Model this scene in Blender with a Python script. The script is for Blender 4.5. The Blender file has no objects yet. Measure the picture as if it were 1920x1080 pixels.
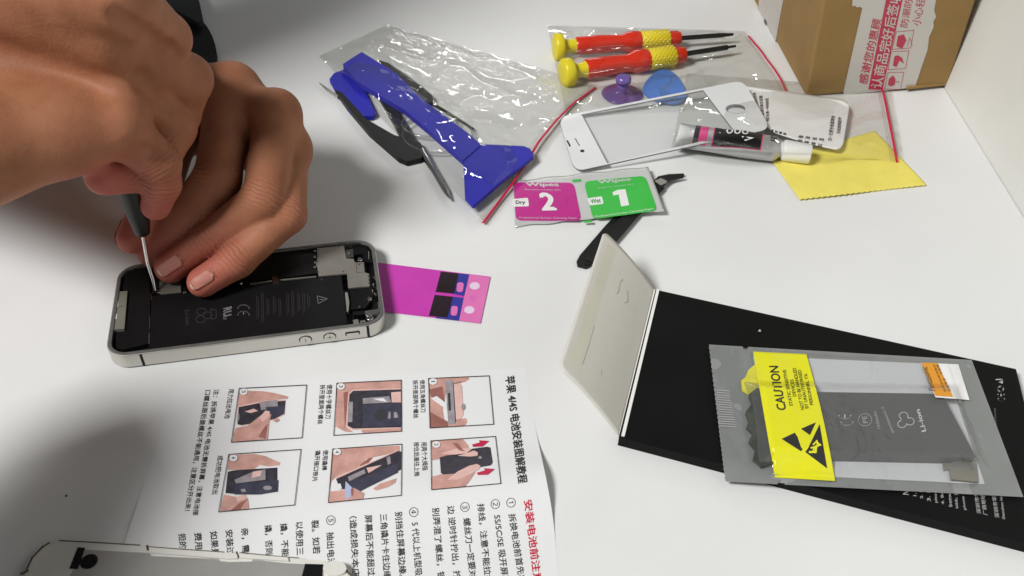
import bpy, bmesh, math, random
import numpy as np
from mathutils import Vector, Matrix

random.seed(7)
rng = np.random.default_rng(11)
S = 0.001                      # all lengths below are millimetres
SC = bpy.context.scene
COL = SC.collection

# ------------------------------------------------------------------ camera
F_PX, PHI, ROLL, CAM_H = 1801.0, 0.835, 0.024, 295.4
_d = np.array([0, math.sin(PHI), -math.cos(PHI)])
_r = np.array([1.0, 0, 0]); _u = np.cross(_r, _d)
_r, _u = (math.cos(ROLL)*_r + math.sin(ROLL)*_u, -math.sin(ROLL)*_r + math.cos(ROLL)*_u)
cam_data = bpy.data.cameras.new('camera')
cam_data.sensor_width = 36.0
cam_data.lens = 36.0 * F_PX / 1920.0
cam_data.clip_start = 0.01
cam_data.clip_end = 20
cam_data.dof.use_dof = True
cam_data.dof.focus_distance = 0.43
cam_data.dof.aperture_fstop = 40.0
cam = bpy.data.objects.new('camera', cam_data); COL.objects.link(cam)
M = Matrix(((_r[0], _u[0], -_d[0], 0), (_r[1], _u[1], -_d[1], 0), (_r[2], _u[2], -_d[2], CAM_H*S), (0, 0, 0, 1)))
cam.matrix_world = M
SC.camera = cam

# ------------------------------------------------------------------ light
world = bpy.data.worlds.new('World'); SC.world = world; world.use_nodes = True
bgn = world.node_tree.nodes['Background']
bgn.inputs[0].default_value = (0.95, 0.98, 1.0, 1)
bgn.inputs[1].default_value = 0.085

def area_lamp(name, loc, target, w, h, power, color):
    l = bpy.data.lights.new(name, 'AREA'); l.shape = 'RECTANGLE'; l.size = w; l.size_y = h
    l.energy = power; l.color = color
    o = bpy.data.objects.new(name, l); COL.objects.link(o)
    o.location = loc
    o.rotation_euler = (Vector(target)-Vector(loc)).to_track_quat('-Z', 'Y').to_euler()
    return o
area_lamp('ceiling_lamp', (-1.50, -0.62, 2.1), (0, 0.35, 0), 0.68, 0.68, 79.0, (1.0, 0.99, 0.975))
area_lamp('second_ceiling_lamp', (-0.20, 4.50, 1.75), (0, 0.35, 0), 0.80, 0.18, 15.0, (1.0, 0.98, 0.95))

SC.view_settings.view_transform = 'Standard'
SC.view_settings.look = 'None'
SC.view_settings.exposure = 0.0
SC.view_settings.gamma = 1.0
SC.view_settings.use_curve_mapping = False
SC.cycles.transparent_max_bounces = 32
SC.cycles.max_bounces = 10
SC.cycles.caustics_reflective = False
SC.cycles.caustics_refractive = False
SC.cycles.use_denoising = True

# ------------------------------------------------------------------ helpers
def at(px, py, z=0.0):
    """points of the place (mm) seen at picture coordinates, z high over the desk"""
    px = np.asarray(px, float); py = np.asarray(py, float)
    v = ((px-960)/F_PX)[..., None]*_r + ((540-py)/F_PX)[..., None]*_u + _d
    t = (np.asarray(z)-CAM_H)/v[..., 2]
    return np.array([0, 0, CAM_H]) + t[..., None]*v

def at_f(px, py, zf, lift=0.0):
    if not callable(zf):
        return at(px, py, zf+lift)
    P = at(px, py, 0.0)
    for _ in range(6):
        P = at(px, py, zf(P[..., 0], P[..., 1])+lift)
    return P

def at_plane(px, py, p0, n):
    px = np.asarray(px, float); py = np.asarray(py, float)
    v = ((px-960)/F_PX)[..., None]*_r + ((540-py)/F_PX)[..., None]*_u + _d
    c = np.array([0, 0, CAM_H])
    t = ((np.asarray(p0)-c)@n)/(v@n)
    return c + t[..., None]*v

class Waves:
    """smooth wandering height: a sum of sines in random directions"""
    def __init__(self, seed, wl, n=9):
        g = np.random.default_rng(seed)
        a = g.uniform(0, 2*np.pi, n); k = 2*np.pi/(wl*g.uniform(.6, 1.7, n))
        self.kx, self.ky = k*np.cos(a), k*np.sin(a)
        self.ph = g.uniform(0, 2*np.pi, n); self.n = n
    def __call__(self, x, y):
        x = np.asarray(x)[..., None]; y = np.asarray(y)[..., None]
        return np.sin(x*self.kx+y*self.ky+self.ph).sum(-1)/math.sqrt(self.n/2)

def node_mat(name):
    m = bpy.data.materials.new(name); m.use_nodes = True
    nt = m.node_tree
    return m, nt, nt.nodes['Principled BSDF']

def mat(name, color, rough=0.5, metal=0.0, var=0.06, scale=60.0, bump=0.0, bscale=400.0, spec=0.5,
        sss=0.0, coat=0.0, rvar=0.1, detail=4.0):
    m, nt, b = node_mat(name)
    tc = nt.nodes.new('ShaderNodeTexCoord')
    no = nt.nodes.new('ShaderNodeTexNoise'); no.inputs['Scale'].default_value = scale; no.inputs['Detail'].default_value = detail
    nt.links.new(tc.outputs['Object'], no.inputs['Vector'])
    cr = nt.nodes.new('ShaderNodeValToRGB')
    cr.color_ramp.elements[0].position = 0.3; cr.color_ramp.elements[1].position = 0.7
    cr.color_ramp.elements[0].color = tuple(c*(1-var) for c in color)+(1,)
    cr.color_ramp.elements[1].color = tuple(min(1, c*(1+var)) for c in color)+(1,)
    nt.links.new(no.outputs['Fac'], cr.inputs['Fac'])
    nt.links.new(cr.outputs['Color'], b.inputs['Base Color'])
    mr = nt.nodes.new('ShaderNodeMapRange')
    mr.inputs['To Min'].default_value = max(0.02, rough-rvar); mr.inputs['To Max'].default_value = min(1, rough+rvar)
    nt.links.new(no.outputs['Fac'], mr.inputs['Value'])
    nt.links.new(mr.outputs['Result'], b.inputs['Roughness'])
    b.inputs['Metallic'].default_value = metal
    b.inputs['Specular IOR Level'].default_value = spec
    if coat: b.inputs['Coat Weight'].default_value = coat; b.inputs['Coat Roughness'].default_value = 0.12
    if sss:
        b.inputs['Subsurface Weight'].default_value = sss
        b.inputs['Subsurface Radius'].default_value = (1.0, 0.35, 0.2)
        b.inputs['Subsurface Scale'].default_value = 0.003
    if bump:
        n2 = nt.nodes.new('ShaderNodeTexNoise'); n2.inputs['Scale'].default_value = bscale; n2.inputs['Detail'].default_value = 5
        nt.links.new(tc.outputs['Object'], n2.inputs['Vector'])
        bp = nt.nodes.new('ShaderNodeBump'); bp.inputs['Strength'].default_value = bump; bp.inputs['Distance'].default_value = 0.0006
        nt.links.new(n2.outputs['Fac'], bp.inputs['Height'])
        nt.links.new(bp.outputs['Normal'], b.inputs['Normal'])
    return m

def film_mat(name, tint=(1, 1, 1), milk=0.05, milk_col=(0.8, 0.8, 0.8), gloss=1.0, rough=0.06, bump=0.5, bscale=55.0):
    """thin clear plastic: lets what lies under it show, glints on its creases, a little milky"""
    m = bpy.data.materials.new(name); m.use_nodes = True
    nt = m.node_tree; nt.nodes.clear()
    out = nt.nodes.new('ShaderNodeOutputMaterial')
    tr = nt.nodes.new('ShaderNodeBsdfTransparent'); tr.inputs[0].default_value = (*tint, 1)
    df = nt.nodes.new('ShaderNodeBsdfDiffuse'); df.inputs[0].default_value = (*milk_col, 1)
    gl = nt.nodes.new('ShaderNodeBsdfGlossy'); gl.inputs['Roughness'].default_value = rough
    tc = nt.nodes.new('ShaderNodeTexCoord')
    no = nt.nodes.new('ShaderNodeTexNoise'); no.inputs['Scale'].default_value = bscale; no.inputs['Detail'].default_value = 3
    no.inputs['Distortion'].default_value = 1.4
    nt.links.new(tc.outputs['Object'], no.inputs['Vector'])
    ab = nt.nodes.new('ShaderNodeMath'); ab.operation = 'SUBTRACT'; ab.inputs[1].default_value = 0.5
    nt.links.new(no.outputs['Fac'], ab.inputs[0])
    a2 = nt.nodes.new('ShaderNodeMath'); a2.operation = 'ABSOLUTE'; nt.links.new(ab.outputs[0], a2.inputs[0])
    bp = nt.nodes.new('ShaderNodeBump'); bp.inputs['Strength'].default_value = bump; bp.inputs['Distance'].default_value = 0.0025
    nt.links.new(a2.outputs[0], bp.inputs['Height'])
    nt.links.new(bp.outputs['Normal'], gl.inputs['Normal'])
    lw = nt.nodes.new('ShaderNodeLayerWeight'); pw = nt.nodes.new('ShaderNodeMath'); pw.operation = 'POWER'; pw.inputs[1].default_value = 4.0
    nt.links.new(lw.outputs['Facing'], pw.inputs[0])
    fr = nt.nodes.new('ShaderNodeMath'); fr.operation = 'MULTIPLY_ADD'; fr.inputs[1].default_value = .6; fr.inputs[2].default_value = .04
    nt.links.new(pw.outputs[0], fr.inputs[0])
    fm = nt.nodes.new('ShaderNodeMath'); fm.operation = 'MULTIPLY'; fm.inputs[1].default_value = gloss; fm.use_clamp = True
    nt.links.new(fr.outputs[0], fm.inputs[0])
    m1 = nt.nodes.new('ShaderNodeMixShader'); m1.inputs[0].default_value = milk
    nt.links.new(tr.outputs[0], m1.inputs[1]); nt.links.new(df.outputs[0], m1.inputs[2])
    m2 = nt.nodes.new('ShaderNodeMixShader')
    nt.links.new(fm.outputs[0], m2.inputs[0]); nt.links.new(m1.outputs[0], m2.inputs[1]); nt.links.new(gl.outputs[0], m2.inputs[2])
    nt.links.new(m2.outputs[0], out.inputs[0])
    return m

_textcache = {}
def text_geo(s, bold=0.0):
    k = (s, bold)
    if k not in _textcache:
        c = bpy.data.curves.new('lettering_curve', 'FONT'); c.body = s; c.size = 1.0; c.offset = bold
        c.resolution_u = 3
        o = bpy.data.objects.new('lettering_curve', c); COL.objects.link(o)
        bpy.context.view_layer.update()
        me = bpy.data.meshes.new_from_object(o.evaluated_get(bpy.context.evaluated_depsgraph_get()))
        V = np.array([v.co[:2] for v in me.vertices]).reshape(-1, 2)
        Fc = [tuple(p.vertices) for p in me.polygons]
        bpy.data.objects.remove(o); bpy.data.curves.remove(c); bpy.data.meshes.remove(me)
        _textcache[k] = (V, Fc)
    return _textcache[k]

class MB:
    """collects geometry (mm, world axes) that becomes ONE mesh object"""
    def __init__(self): self.v = []; self.f = []; self.m = []; self.s = []; self.mats = []
    def mi(self, m):
        if m not in self.mats: self.mats.append(m)
        return self.mats.index(m)
    def add(self, V, F, m, smooth=False):
        b = len(self.v); self.v.extend([tuple(map(float, p)) for p in V]); i = self.mi(m)
        for f in F:
            self.f.append(tuple(b+k for k in f)); self.m.append(i); self.s.append(smooth)
    def poly(self, pts, m): self.add(pts, [tuple(range(len(pts)))], m)
    def prism(self, pts, off, m, m_side=None):
        pts = [np.asarray(p, float) for p in pts]; n = len(pts); off = np.asarray(off, float)
        V = pts+[p+off for p in pts]
        self.add(V, [tuple(range(n))[::-1], tuple(range(n, 2*n))], m)
        self.add(V, [(i, (i+1) % n, n+(i+1) % n, n+i) for i in range(n)], m_side or m)
    def ring(self, outer, inner, z0, z1, m, tf=lambda p: p):
        n = len(outer)
        V = [tf((*p, z)) for z in (z0, z1) for L in (outer, inner) for p in L]
        o0, i0, o1, i1 = 0, n, 2*n, 3*n; F = []
        for k in range(n):
            j = (k+1) % n
            F += [(o0+k, o0+j, o1+j, o1+k), (i0+j, i0+k, i1+k, i1+j), (o1+k, o1+j, i1+j, i1+k), (o0+j, o0+k, i0+k, i0+j)]
        self.add(V, F, m)
    def grid(self, P, m, smooth=True):
        nu, nv = P.shape[:2]
        F = [(i*nv+j, (i+1)*nv+j, (i+1)*nv+j+1, i*nv+j+1) for i in range(nu-1) for j in range(nv-1)]
        self.add(P.reshape(-1, 3), F, m, smooth)
    def tube(self, path, rad, m, seg=12, flat=None, caps=True, smooth=True):
        """path of points, radius per point; flat=(direction, factor) squashes the section"""
        P = [np.asarray(p, float) for p in path]; n = len(P)
        if np.isscalar(rad): rad = [rad]*n
        V = []; ref = None
        for i in range(n):
            t = P[min(i+1, n-1)]-P[max(i-1, 0)]; t = t/(np.linalg.norm(t)+1e-12)
            if ref is None:
                ref = np.array([0, 0, 1.0]) if abs(t[2]) < .9 else np.array([1.0, 0, 0])
            a = ref-t*(ref@t); a /= np.linalg.norm(a); ref = a; b = np.cross(t, a)
            for k in range(seg):
                w = 2*math.pi*k/seg
                o = rad[i]*(math.cos(w)*a*(flat or 1)+math.sin(w)*b)
                V.append(P[i]+o)
        F = [(i*seg+k, i*seg+(k+1) % seg, (i+1)*seg+(k+1) % seg, (i+1)*seg+k) for i in range(n-1) for k in range(seg)]
        self.add(V, F, m, smooth)
        if caps:
            self.add(V[:seg], [tuple(range(seg))[::-1]], m); self.add(V[-seg:], [tuple(range(seg))], m)
    def lathe(self, p0, p1, prof, m, seg=24, smooth=True):
        p0 = np.asarray(p0, float); p1 = np.asarray(p1, float); t = (p1-p0)/np.linalg.norm(p1-p0)
        self.tube([p0+t*s for s, r in prof], [r for s, r in prof], m, seg, smooth=smooth)
    def text(self, s, A, B, C, m, zf=0.0, lift=0.06, bold=0.0, fn=None):
        """lettering laid from A to B with its height towards C (picture coordinates on a surface zf, or a mapping fn)"""
        V, Fc = text_geo(s)
        if not len(V): return
        lo, hi = V.min(0), V.max(0); q = (V-lo)/(hi-lo)
        A = np.array(A, float); B = np.array(B, float); C = np.array(C, float)
        uv = A+q[:, :1]*(B-A)+q[:, 1:]*(C-A)
        P = fn(uv[:, 0], uv[:, 1]) if fn else at_f(uv[:, 0], uv[:, 1], zf, lift)
        self.add(P, Fc, m)
        if bold:                                    # heavier type: struck twice, a hair apart and a hair higher
            du = (B-A)/max(1e-6, (hi-lo)[0])*bold*2.2; dv = (C-A)/max(1e-6, (hi-lo)[1])*bold*1.6
            for k, uv2 in enumerate((uv+du, uv+dv)):
                P = fn(uv2[:, 0], uv2[:, 1]) if fn else at_f(uv2[:, 0], uv2[:, 1], zf, lift)
                self.add(P+np.array([0, 0, .02*(k+1)]), Fc, m)
    def ppoly(self, pts, m, zf=0.0, lift=0.05, fn=None):
        a = np.array(pts, float)
        if callable(zf) and not fn and max(np.ptp(a[:, 0]), np.ptp(a[:, 1])) > 10:
            bm = bmesh.new(); bm.faces.new([bm.verts.new((x, y, 0)) for x, y in a])   # follow the curved surface
            bmesh.ops.triangulate(bm, faces=bm.faces[:])
            for _ in range(5):
                le = [e for e in bm.edges if e.calc_length() > 7]
                if not le: break
                bmesh.ops.subdivide_edges(bm, edges=le, cuts=1, use_grid_fill=False)
                bmesh.ops.triangulate(bm, faces=bm.faces[:])
            bm.verts.index_update()
            q = np.array([v.co[:2] for v in bm.verts]); F = [tuple(v.index for v in f.verts) for f in bm.faces]; bm.free()
            self.add(at_f(q[:, 0], q[:, 1], zf, lift), F, m); return
        P = fn(a[:, 0], a[:, 1]) if fn else at_f(a[:, 0], a[:, 1], zf, lift)
        self.poly(list(P), m)
    def pline(self, pts, w, m, zf=0.0, lift=0.05, close=False, fn=None):
        pts = [np.array(p, float) for p in pts]
        if close: pts = pts+[pts[0]]
        if callable(zf) and not fn:
            fine = [pts[0]]
            for a, b in zip(pts[:-1], pts[1:]):
                k = max(1, int(np.linalg.norm(b-a)/8)); fine += [a+(b-a)*(i+1)/k for i in range(k)]
            pts = fine
        for a, b in zip(pts[:-1], pts[1:]):
            if np.linalg.norm(b-a) < 1e-6: continue
            d = (b-a)/np.linalg.norm(b-a); n = np.array([-d[1], d[0]])*w/2; e = d*w/2
            self.ppoly([a-e-n, b+e-n, b+e+n, a-e+n], m, zf, lift, fn)
    def pgrid(self, q, nu, nv, m, zf, lift=0.05, smooth=True):
        P = pquad(q, nu, nv)
        self.grid(at_f(P[..., 0], P[..., 1], zf, lift), m, smooth)
    def build(self, name, parent=None, bevel=0.0, seg=2, solid=0.0, sub=0):
        me = bpy.data.meshes.new(name)
        o = bpy.data.objects.new(name, me); COL.objects.link(o)
        org = np.zeros(3); p = parent
        while p is not None:
            org = org+np.array(p.location)/S; p = p.parent
        V = np.array(self.v)
        if parent is None:
            org = np.array([(V[:, 0].min()+V[:, 0].max())/2, (V[:, 1].min()+V[:, 1].max())/2, V[:, 2].min()])
            o.location = org*S
        me.from_pydata([tuple((p-org)*S) for p in V], [], self.f)
        for m in self.mats: me.materials.append(m)
        me.polygons.foreach_set('material_index', self.m)
        me.polygons.foreach_set('use_smooth', self.s)
        me.update()
        if parent is not None: o.parent = parent
        if bevel:
            b = o.modifiers.new('bevel', 'BEVEL'); b.width = bevel*S; b.segments = seg; b.limit_method = 'ANGLE'; b.angle_limit = 0.7
        if solid:
            b = o.modifiers.new('solid', 'SOLIDIFY'); b.thickness = solid*S; b.offset = 0
        if sub:
            b = o.modifiers.new('sub', 'SUBSURF'); b.levels = sub; b.render_levels = sub
        return o

def pquad(q, nu, nv):
    """picture coordinates spread over a quad TL TR BR BL"""
    q = np.array(q, float); u = np.linspace(0, 1, nu)[:, None, None]; v = np.linspace(0, 1, nv)[None, :, None]
    return (1-v)*((1-u)*q[0]+u*q[1])+v*((1-u)*q[3]+u*q[2])

def tag(o, label, cat, group=None):
    o['label'] = label; o['category'] = cat
    if group: o['group'] = group
    return o
def thing(name, label, cat, loc, group=None):
    o = bpy.data.objects.new(name, None); COL.objects.link(o)
    o.empty_display_size = 0.01
    o.location = tuple(float(c)*S for c in loc)
    return tag(o, label, cat, group)
def rrect(w, h, r, n=7, cx=0.0, cy=0.0):
    L = []
    for sx, sy, a0 in ((1, 1, 0), (-1, 1, 90), (-1, -1, 180), (1, -1, 270)):
        for k in range(n):
            a = math.radians(a0+90*k/(n-1))
            L.append((cx+sx*(w/2-r)+r*math.cos(a), cy+sy*(h/2-r)+r*math.sin(a)))
    return L
def oval(cx, cy, rx, ry, n=20, rot=0.0):
    c, s = math.cos(rot), math.sin(rot)
    return [(cx+rx*math.cos(t)*c-ry*math.sin(t)*s, cy+rx*math.cos(t)*s+ry*math.sin(t)*c) for t in np.linspace(0, 2*math.pi, n, endpoint=False)]
def round_quad(q, r, n=5):
    """rounded corners on a polygon given in picture coordinates (r as a share of the sides)"""
    q = [np.array(p, float) for p in q]; L = []; k = len(q)
    for i in range(k):
        p, a, b = q[i], q[i-1], q[(i+1) % k]
        s = p+(a-p)*min(.5, r/np.linalg.norm(a-p)); e = p+(b-p)*min(.5, r/np.linalg.norm(b-p))
        for t in np.linspace(0, 1, n):
            L.append(tuple((1-t)**2*s+2*t*(1-t)*p+t*t*e))
    return L
def zoom(ox, oy, k): return lambda *pts: [(ox+x*k, oy+y*k) for x, y in pts]

# ------------------------------------------------------------------ materials
M_DESK = mat('white_laminate', (0.74, 0.745, 0.74), 0.42, var=0.028, scale=11, detail=9, bump=0.04, bscale=900, spec=0.3)
M_WALL = mat('cream_panel', (0.72, 0.72, 0.68), 0.5, var=0.02, scale=20, spec=0.3)
M_PAPER = mat('white_paper', (0.75, 0.755, 0.76), 0.55, var=0.012, scale=30, spec=0.25)
M_INK = mat('black_ink', (0.02, 0.02, 0.022), 0.5, var=0.1)
M_RED = mat('red_ink', (0.55, 0.012, 0.05), 0.5, var=0.05)
M_WHITE = mat('white_print', (0.78, 0.78, 0.77), 0.5, var=0.02)
M_BLACK = mat('black_plastic', (0.007, 0.007, 0.0075), 0.42, var=0.2, bump=0.1, spec=.22)
M_BLACKG = mat('black_gloss', (0.006, 0.006, 0.0065), 0.25, var=0.2, spec=.3)
M_DARKG = mat('dark_grey_part', (0.035, 0.035, 0.036), 0.45, var=0.25, scale=300)
M_STEEL = mat('brushed_steel', (0.62, 0.60, 0.55), 0.38, metal=0.85, var=0.04, bump=0.04, bscale=1500)
M_CHROME = mat('bright_steel', (0.75, 0.74, 0.72), 0.2, metal=1.0, var=0.05)
M_SHIELD = mat('shield_plate', (0.30, 0.285, 0.25), 0.48, metal=0.6, var=0.1, scale=120)
M_SILVERPRINT = mat('grey_print', (0.16, 0.16, 0.165), 0.5)
M_SILVERDIM = mat('faint_grey_print', (0.035, 0.035, 0.04), 0.5)
M_BLUE = mat('blue_plastic', (0.022, 0.022, 0.38), 0.45, spec=.2, var=0.08)
M_REDP = mat('red_plastic', (0.62, 0.03, 0.012), 0.28, var=0.06)
M_YELP = mat('yellow_plastic', (0.72, 0.6, 0.02), 0.35, var=0.05)
M_ZIP = mat('red_zip', (0.55, 0.008, 0.06), 0.35, var=0.05)

# ------------------------------------------------------------------ the desk and the panel beside it
WALL_X = 258.0
b = MB()
b.prism([(-900, -300, -18), (WALL_X, -300, -18), (WALL_X, 1100, -18), (-900, 1100, -18)], (0, 0, 18), M_DESK)
o = b.build('desk'); o['kind'] = 'structure'
b = MB()
b.prism([(WALL_X+.4, -300, -18), (WALL_X+18, -300, -18), (WALL_X+18, 1100, -18), (WALL_X+.4, 1100, -18)], (0, 0, 420), M_WALL)
o = b.build('wall'); o['kind'] = 'structure'

# ------------------------------------------------------------------ cardboard box
M_CARD = mat('cardboard', (0.32, 0.20, 0.075), 0.75, var=0.07, scale=35, bump=0.08, bscale=700, spec=0.2)
M_TAPE = mat('white_tape', (0.60, 0.575, 0.54), 0.32, var=0.03, scale=30, coat=0.3)
M_TAPERED = mat('red_tape_print', (0.52, 0.02, 0.07), 0.35, var=0.1, scale=250)
M_TAPETHIN = mat('thin_grey_tape', (0.46, 0.42, 0.37), 0.28, var=0.05, coat=0.3)
FL, FR, BL_ = at(1510, 182), at(1778, 160, 2.0), at(1408, -8)
_v = (1170-960)/F_PX*_r+(540-2010)/F_PX*_u+_d
UP = -_v/np.linalg.norm(_v); UP = UP/UP[2]*115.0
FL[2] = .3; FR[2] = 2.5; BL_[2] = .3
BR_ = FR+(BL_-FL)
box = thing('cardboard_box', 'brown cardboard parcel sealed with red printed white tape, standing against the panel', 'box', (*(FL+FR)[:2]/2, 0))
b = MB()
V = [FL, FR, BR_, BL_]; V = V+[p+UP for p in V]
b.add(V, [(3, 2, 1, 0), (4, 5, 6, 7), (0, 1, 5, 4), (1, 2, 6, 5), (2, 3, 7, 6), (3, 0, 4, 7)], M_CARD)
b.build('body', box, bevel=1.6, seg=3)
ex = (FR-FL); ex /= np.linalg.norm(ex)
nF = np.cross(ex, UP); nF /= np.linalg.norm(nF)          # towards the camera
ey = (BL_-FL); ey /= np.linalg.norm(ey)
nL = np.cross(UP, ey); nL /= np.linalg.norm(nL)
if nF[1] > 0: nF = -nF
if nL[0] > 0: nL = -nL
def face_fn(n, lift, p0=FL):
    return lambda x, y: at_plane(x, y, p0+n*lift, n)
Z6 = zoom(1380, 0, .31487)
b = MB()
jag = [(640, 545), (752, 48), (735, 40), (722, 46), (710, 35), (692, 38), (700, -120), (1215, -120), (1180, 60), (1192, 100), (1175, 130), (1178, 160), (1150, 220), (1140, 300), (1112, 380), (1098, 420), (1072, 500)]
b.ppoly(Z6(*jag), M_TAPE, fn=face_fn(nF, .25))
b.ppoly(Z6((640, 545), (1072, 500), (1068, 520), (640, 566)), M_TAPE, fn=face_fn(nF, .26))
tape = b.build('tape', box)
b = MB(); fn = face_fn(nF, .35); fn2 = face_fn(nF, .45)
t6 = lambda s, A, B, C, m, f=fn, bold=0.0: b.text(s, *Z6(A, B, C), m, fn=f, bold=bold)
t6('感谢您的惠顾', (782, 505), (868, 120), (728, 495), M_TAPERED, bold=.012)
b.ppoly(Z6((788, 532), (905, -60), (1005, -60), (873, 535)), M_TAPERED, fn=fn)
t6('认商品完好后签收', (868, 528), (990, -40), (800, 520), M_TAPE, fn2, .012)
t6('防潮防晒', (1022, 165), (1065, -60), (975, 158), M_TAPERED)
t6('小心轻放', (1098, 158), (1140, -60), (1045, 148), M_TAPERED)
for q in (((885, 530), (905, 432), (1000, 430), (980, 532)), ((905, 415), (925, 308), (1030, 303), (1010, 408)), ((930, 295), (955, 190), (1060, 180), (1040, 285))):
    b.pline(Z6(*q), .9, M_TAPERED, fn=fn, close=True)
b.ppoly(Z6((905, 505), (912, 470), (935, 450), (950, 470), (945, 505), (925, 515)), M_TAPERED, fn=fn2)
b.pline(Z6((945, 488), (968, 486), (972, 498)), .8, M_TAPERED, fn=fn2)
b.ppoly(Z6((935, 390), (945, 335), (965, 330), (990, 345), (1000, 380), (975, 360), (955, 400)), M_TAPERED, fn=fn2)
b.ppoly(Z6((955, 275), (965, 215), (1000, 205), (1015, 240), (990, 290)), M_TAPERED, fn=fn2)
b.pline(Z6((1020, 275), (1035, 225), (1050, 270)), .8, M_TAPERED, fn=fn2)
b.build('lettering', tape)
b = MB(); fl = face_fn(nL, .25)
b.ppoly([(1424, -8), (1470, -8), (1452, 90), (1420, 32)], M_TAPETHIN, fn=fl)
o = b.build('tape', box); o['label'] = 'thin greyish tape on the left side'
b = MB()
b.ppoly([(1433, 34), (1437, 45), (1434, 64), (1431, 60)], M_BLACK, fn=face_fn(nL, .6))
b.build('tear', box)
b = MB()
q = [at(1700, 168, 2.2), at(1782, 159, 2.2), at(1776, 150, 2.5), at(1700, 158, 2.5)]
b.prism(q, (0, 0, 1.3), M_CARD); b.build('flap', box, bevel=.4)

# ------------------------------------------------------------------ opened phone
PX0, PY0, PA = -165.49, 267.72, 0.214
PW, PH_, PT = 115.2, 58.6, 9.3
_c, _s = math.cos(PA), math.sin(PA)
def PHN(p): return (PX0+_c*p[0]-_s*p[1], PY0+_s*p[0]+_c*p[1], p[2])
phone = thing('opened_phone', 'opened smartphone with its back off, black battery and boards in a steel band', 'phone', PHN((PW/2, PH_/2, 0)))
b = MB()
def ringo(b, ins0, ins1, z0, z1, m, r0=9.0):
    b.ring(rrect(PW-2*ins0, PH_-2*ins0, r0-ins0, 9, PW/2, PH_/2), rrect(PW-2*ins1, PH_-2*ins1, max(1.5, r0-ins1), 9, PW/2, PH_/2), z0, z1, m, PHN)
ringo(b, 0, 1.6, .7, 8.7, M_STEEL)
b.build('band', phone, bevel=.35)
M_RIM = mat('grey_rim', (.16, .16, .155), .4, metal=.4, var=.15, scale=200)
b = MB(); ringo(b, .5, 1.9, 8.72, 9.1, M_RIM); ringo(b, .6, 2, .1, .68, M_BLACK); b.build('bezel', phone, bevel=.2)
b = MB()
L = rrect(PW-3.4, PH_-3.4, 7, 8, PW/2, PH_/2)
b.prism([PHN((x, y, .4)) for x, y in L], (0, 0, 4.4), M_BLACK); b.build('chassis', phone)
Z5 = zoom(440, 430, .23155); Z4 = zoom(200, 440, .24076)
def slab(b, pts, z0, z1, m):
    P = [at(x, y, z1) for x, y in pts]
    P = [np.array([p[0], p[1], z0]) for p in P]
    b.prism(P, (0, 0, z1-z0), m)
M_BATT = mat('battery_skin', (0.006, 0.006, 0.007), 0.45, var=0.15, scale=80, bump=0.05, bscale=500, spec=.22)
b = MB()
slab(b, Z4((348, 478))+[(640, 517), (652, 606), (640, 611), (281, 655), (277, 648)], 4.8, 8.3, M_BATT)
batt = b.build('battery', phone, bevel=.9, seg=3)
ZB = 8.3
b = MB()
b.text('CE', (450, 596), (452, 571), (470, 594), M_SILVERPRINT, ZB, .08) if False else None
def arc(cx, cy, rx, ry, a0, a1, n=12): return [(cx+rx*math.cos(math.radians(a)), cy+ry*math.sin(math.radians(a))) for a in np.linspace(a0, a1, n)]
for cy in (641, 693):     # the two round letters of the mark, reading downwards
    b.pline(Z5(*arc(70, cy, 46, 28, 180, 360)), 1.8, M_SILVERPRINT, ZB, .08)
b.pline(Z5((70, 665), (70, 688)), 1.8, M_SILVERPRINT, ZB, .08)
b.text('RU', *Z4((905, 575), (905, 640), (968, 560)), M_SILVERPRINT, ZB, .08, .03)
b.text('us', *Z4((905, 640), (905, 662), (930, 640)), M_SILVERPRINT, ZB, .08)
b.text('Li-ion', *Z4((606, 592), (612, 705), (640, 590)), M_SILVERDIM, ZB, .08)
for cx, cy in ((735, 600), (728, 660), (780, 630)):
    b.pline(Z4(*oval(cx, cy, 40, 30, 6)), 1.2, M_SILVERDIM, ZB, .08, close=True)
b.pline(Z4((810, 580), (850, 590), (850, 650), (815, 660), (810, 620)), 1.2, M_SILVERDIM, ZB, .08, close=True)
for x, y0, y1 in ((185, 540, 730), (225, 510, 760), (268, 560, 700), (320, 545, 690), (365, 560, 715), (430, 515, 690), (470, 500, 710), (520, 520, 670), (560, 510, 680), (600, 530, 640)):
    for k in range(2):
        b.text('ooonnoooncnonoo', *Z5((x-14+k*14, y0), (x-10+k*14, y1), (x-5+k*14, y0)), M_SILVERDIM, ZB, .08) if False else b.pline(Z5((x-9+k*14, y0+k*9), (x-5+k*14, y1-k*14)), .8, M_SILVERDIM, ZB, .08)
b.pline(Z5((668, 540), (752, 562), (678, 603)), 1.1, M_SILVERPRINT, ZB, .08, close=True)
b.pline(Z5((690, 570), (722, 568)), 1.1, M_SILVERPRINT, ZB, .08)
b.build('lettering', batt)
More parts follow.
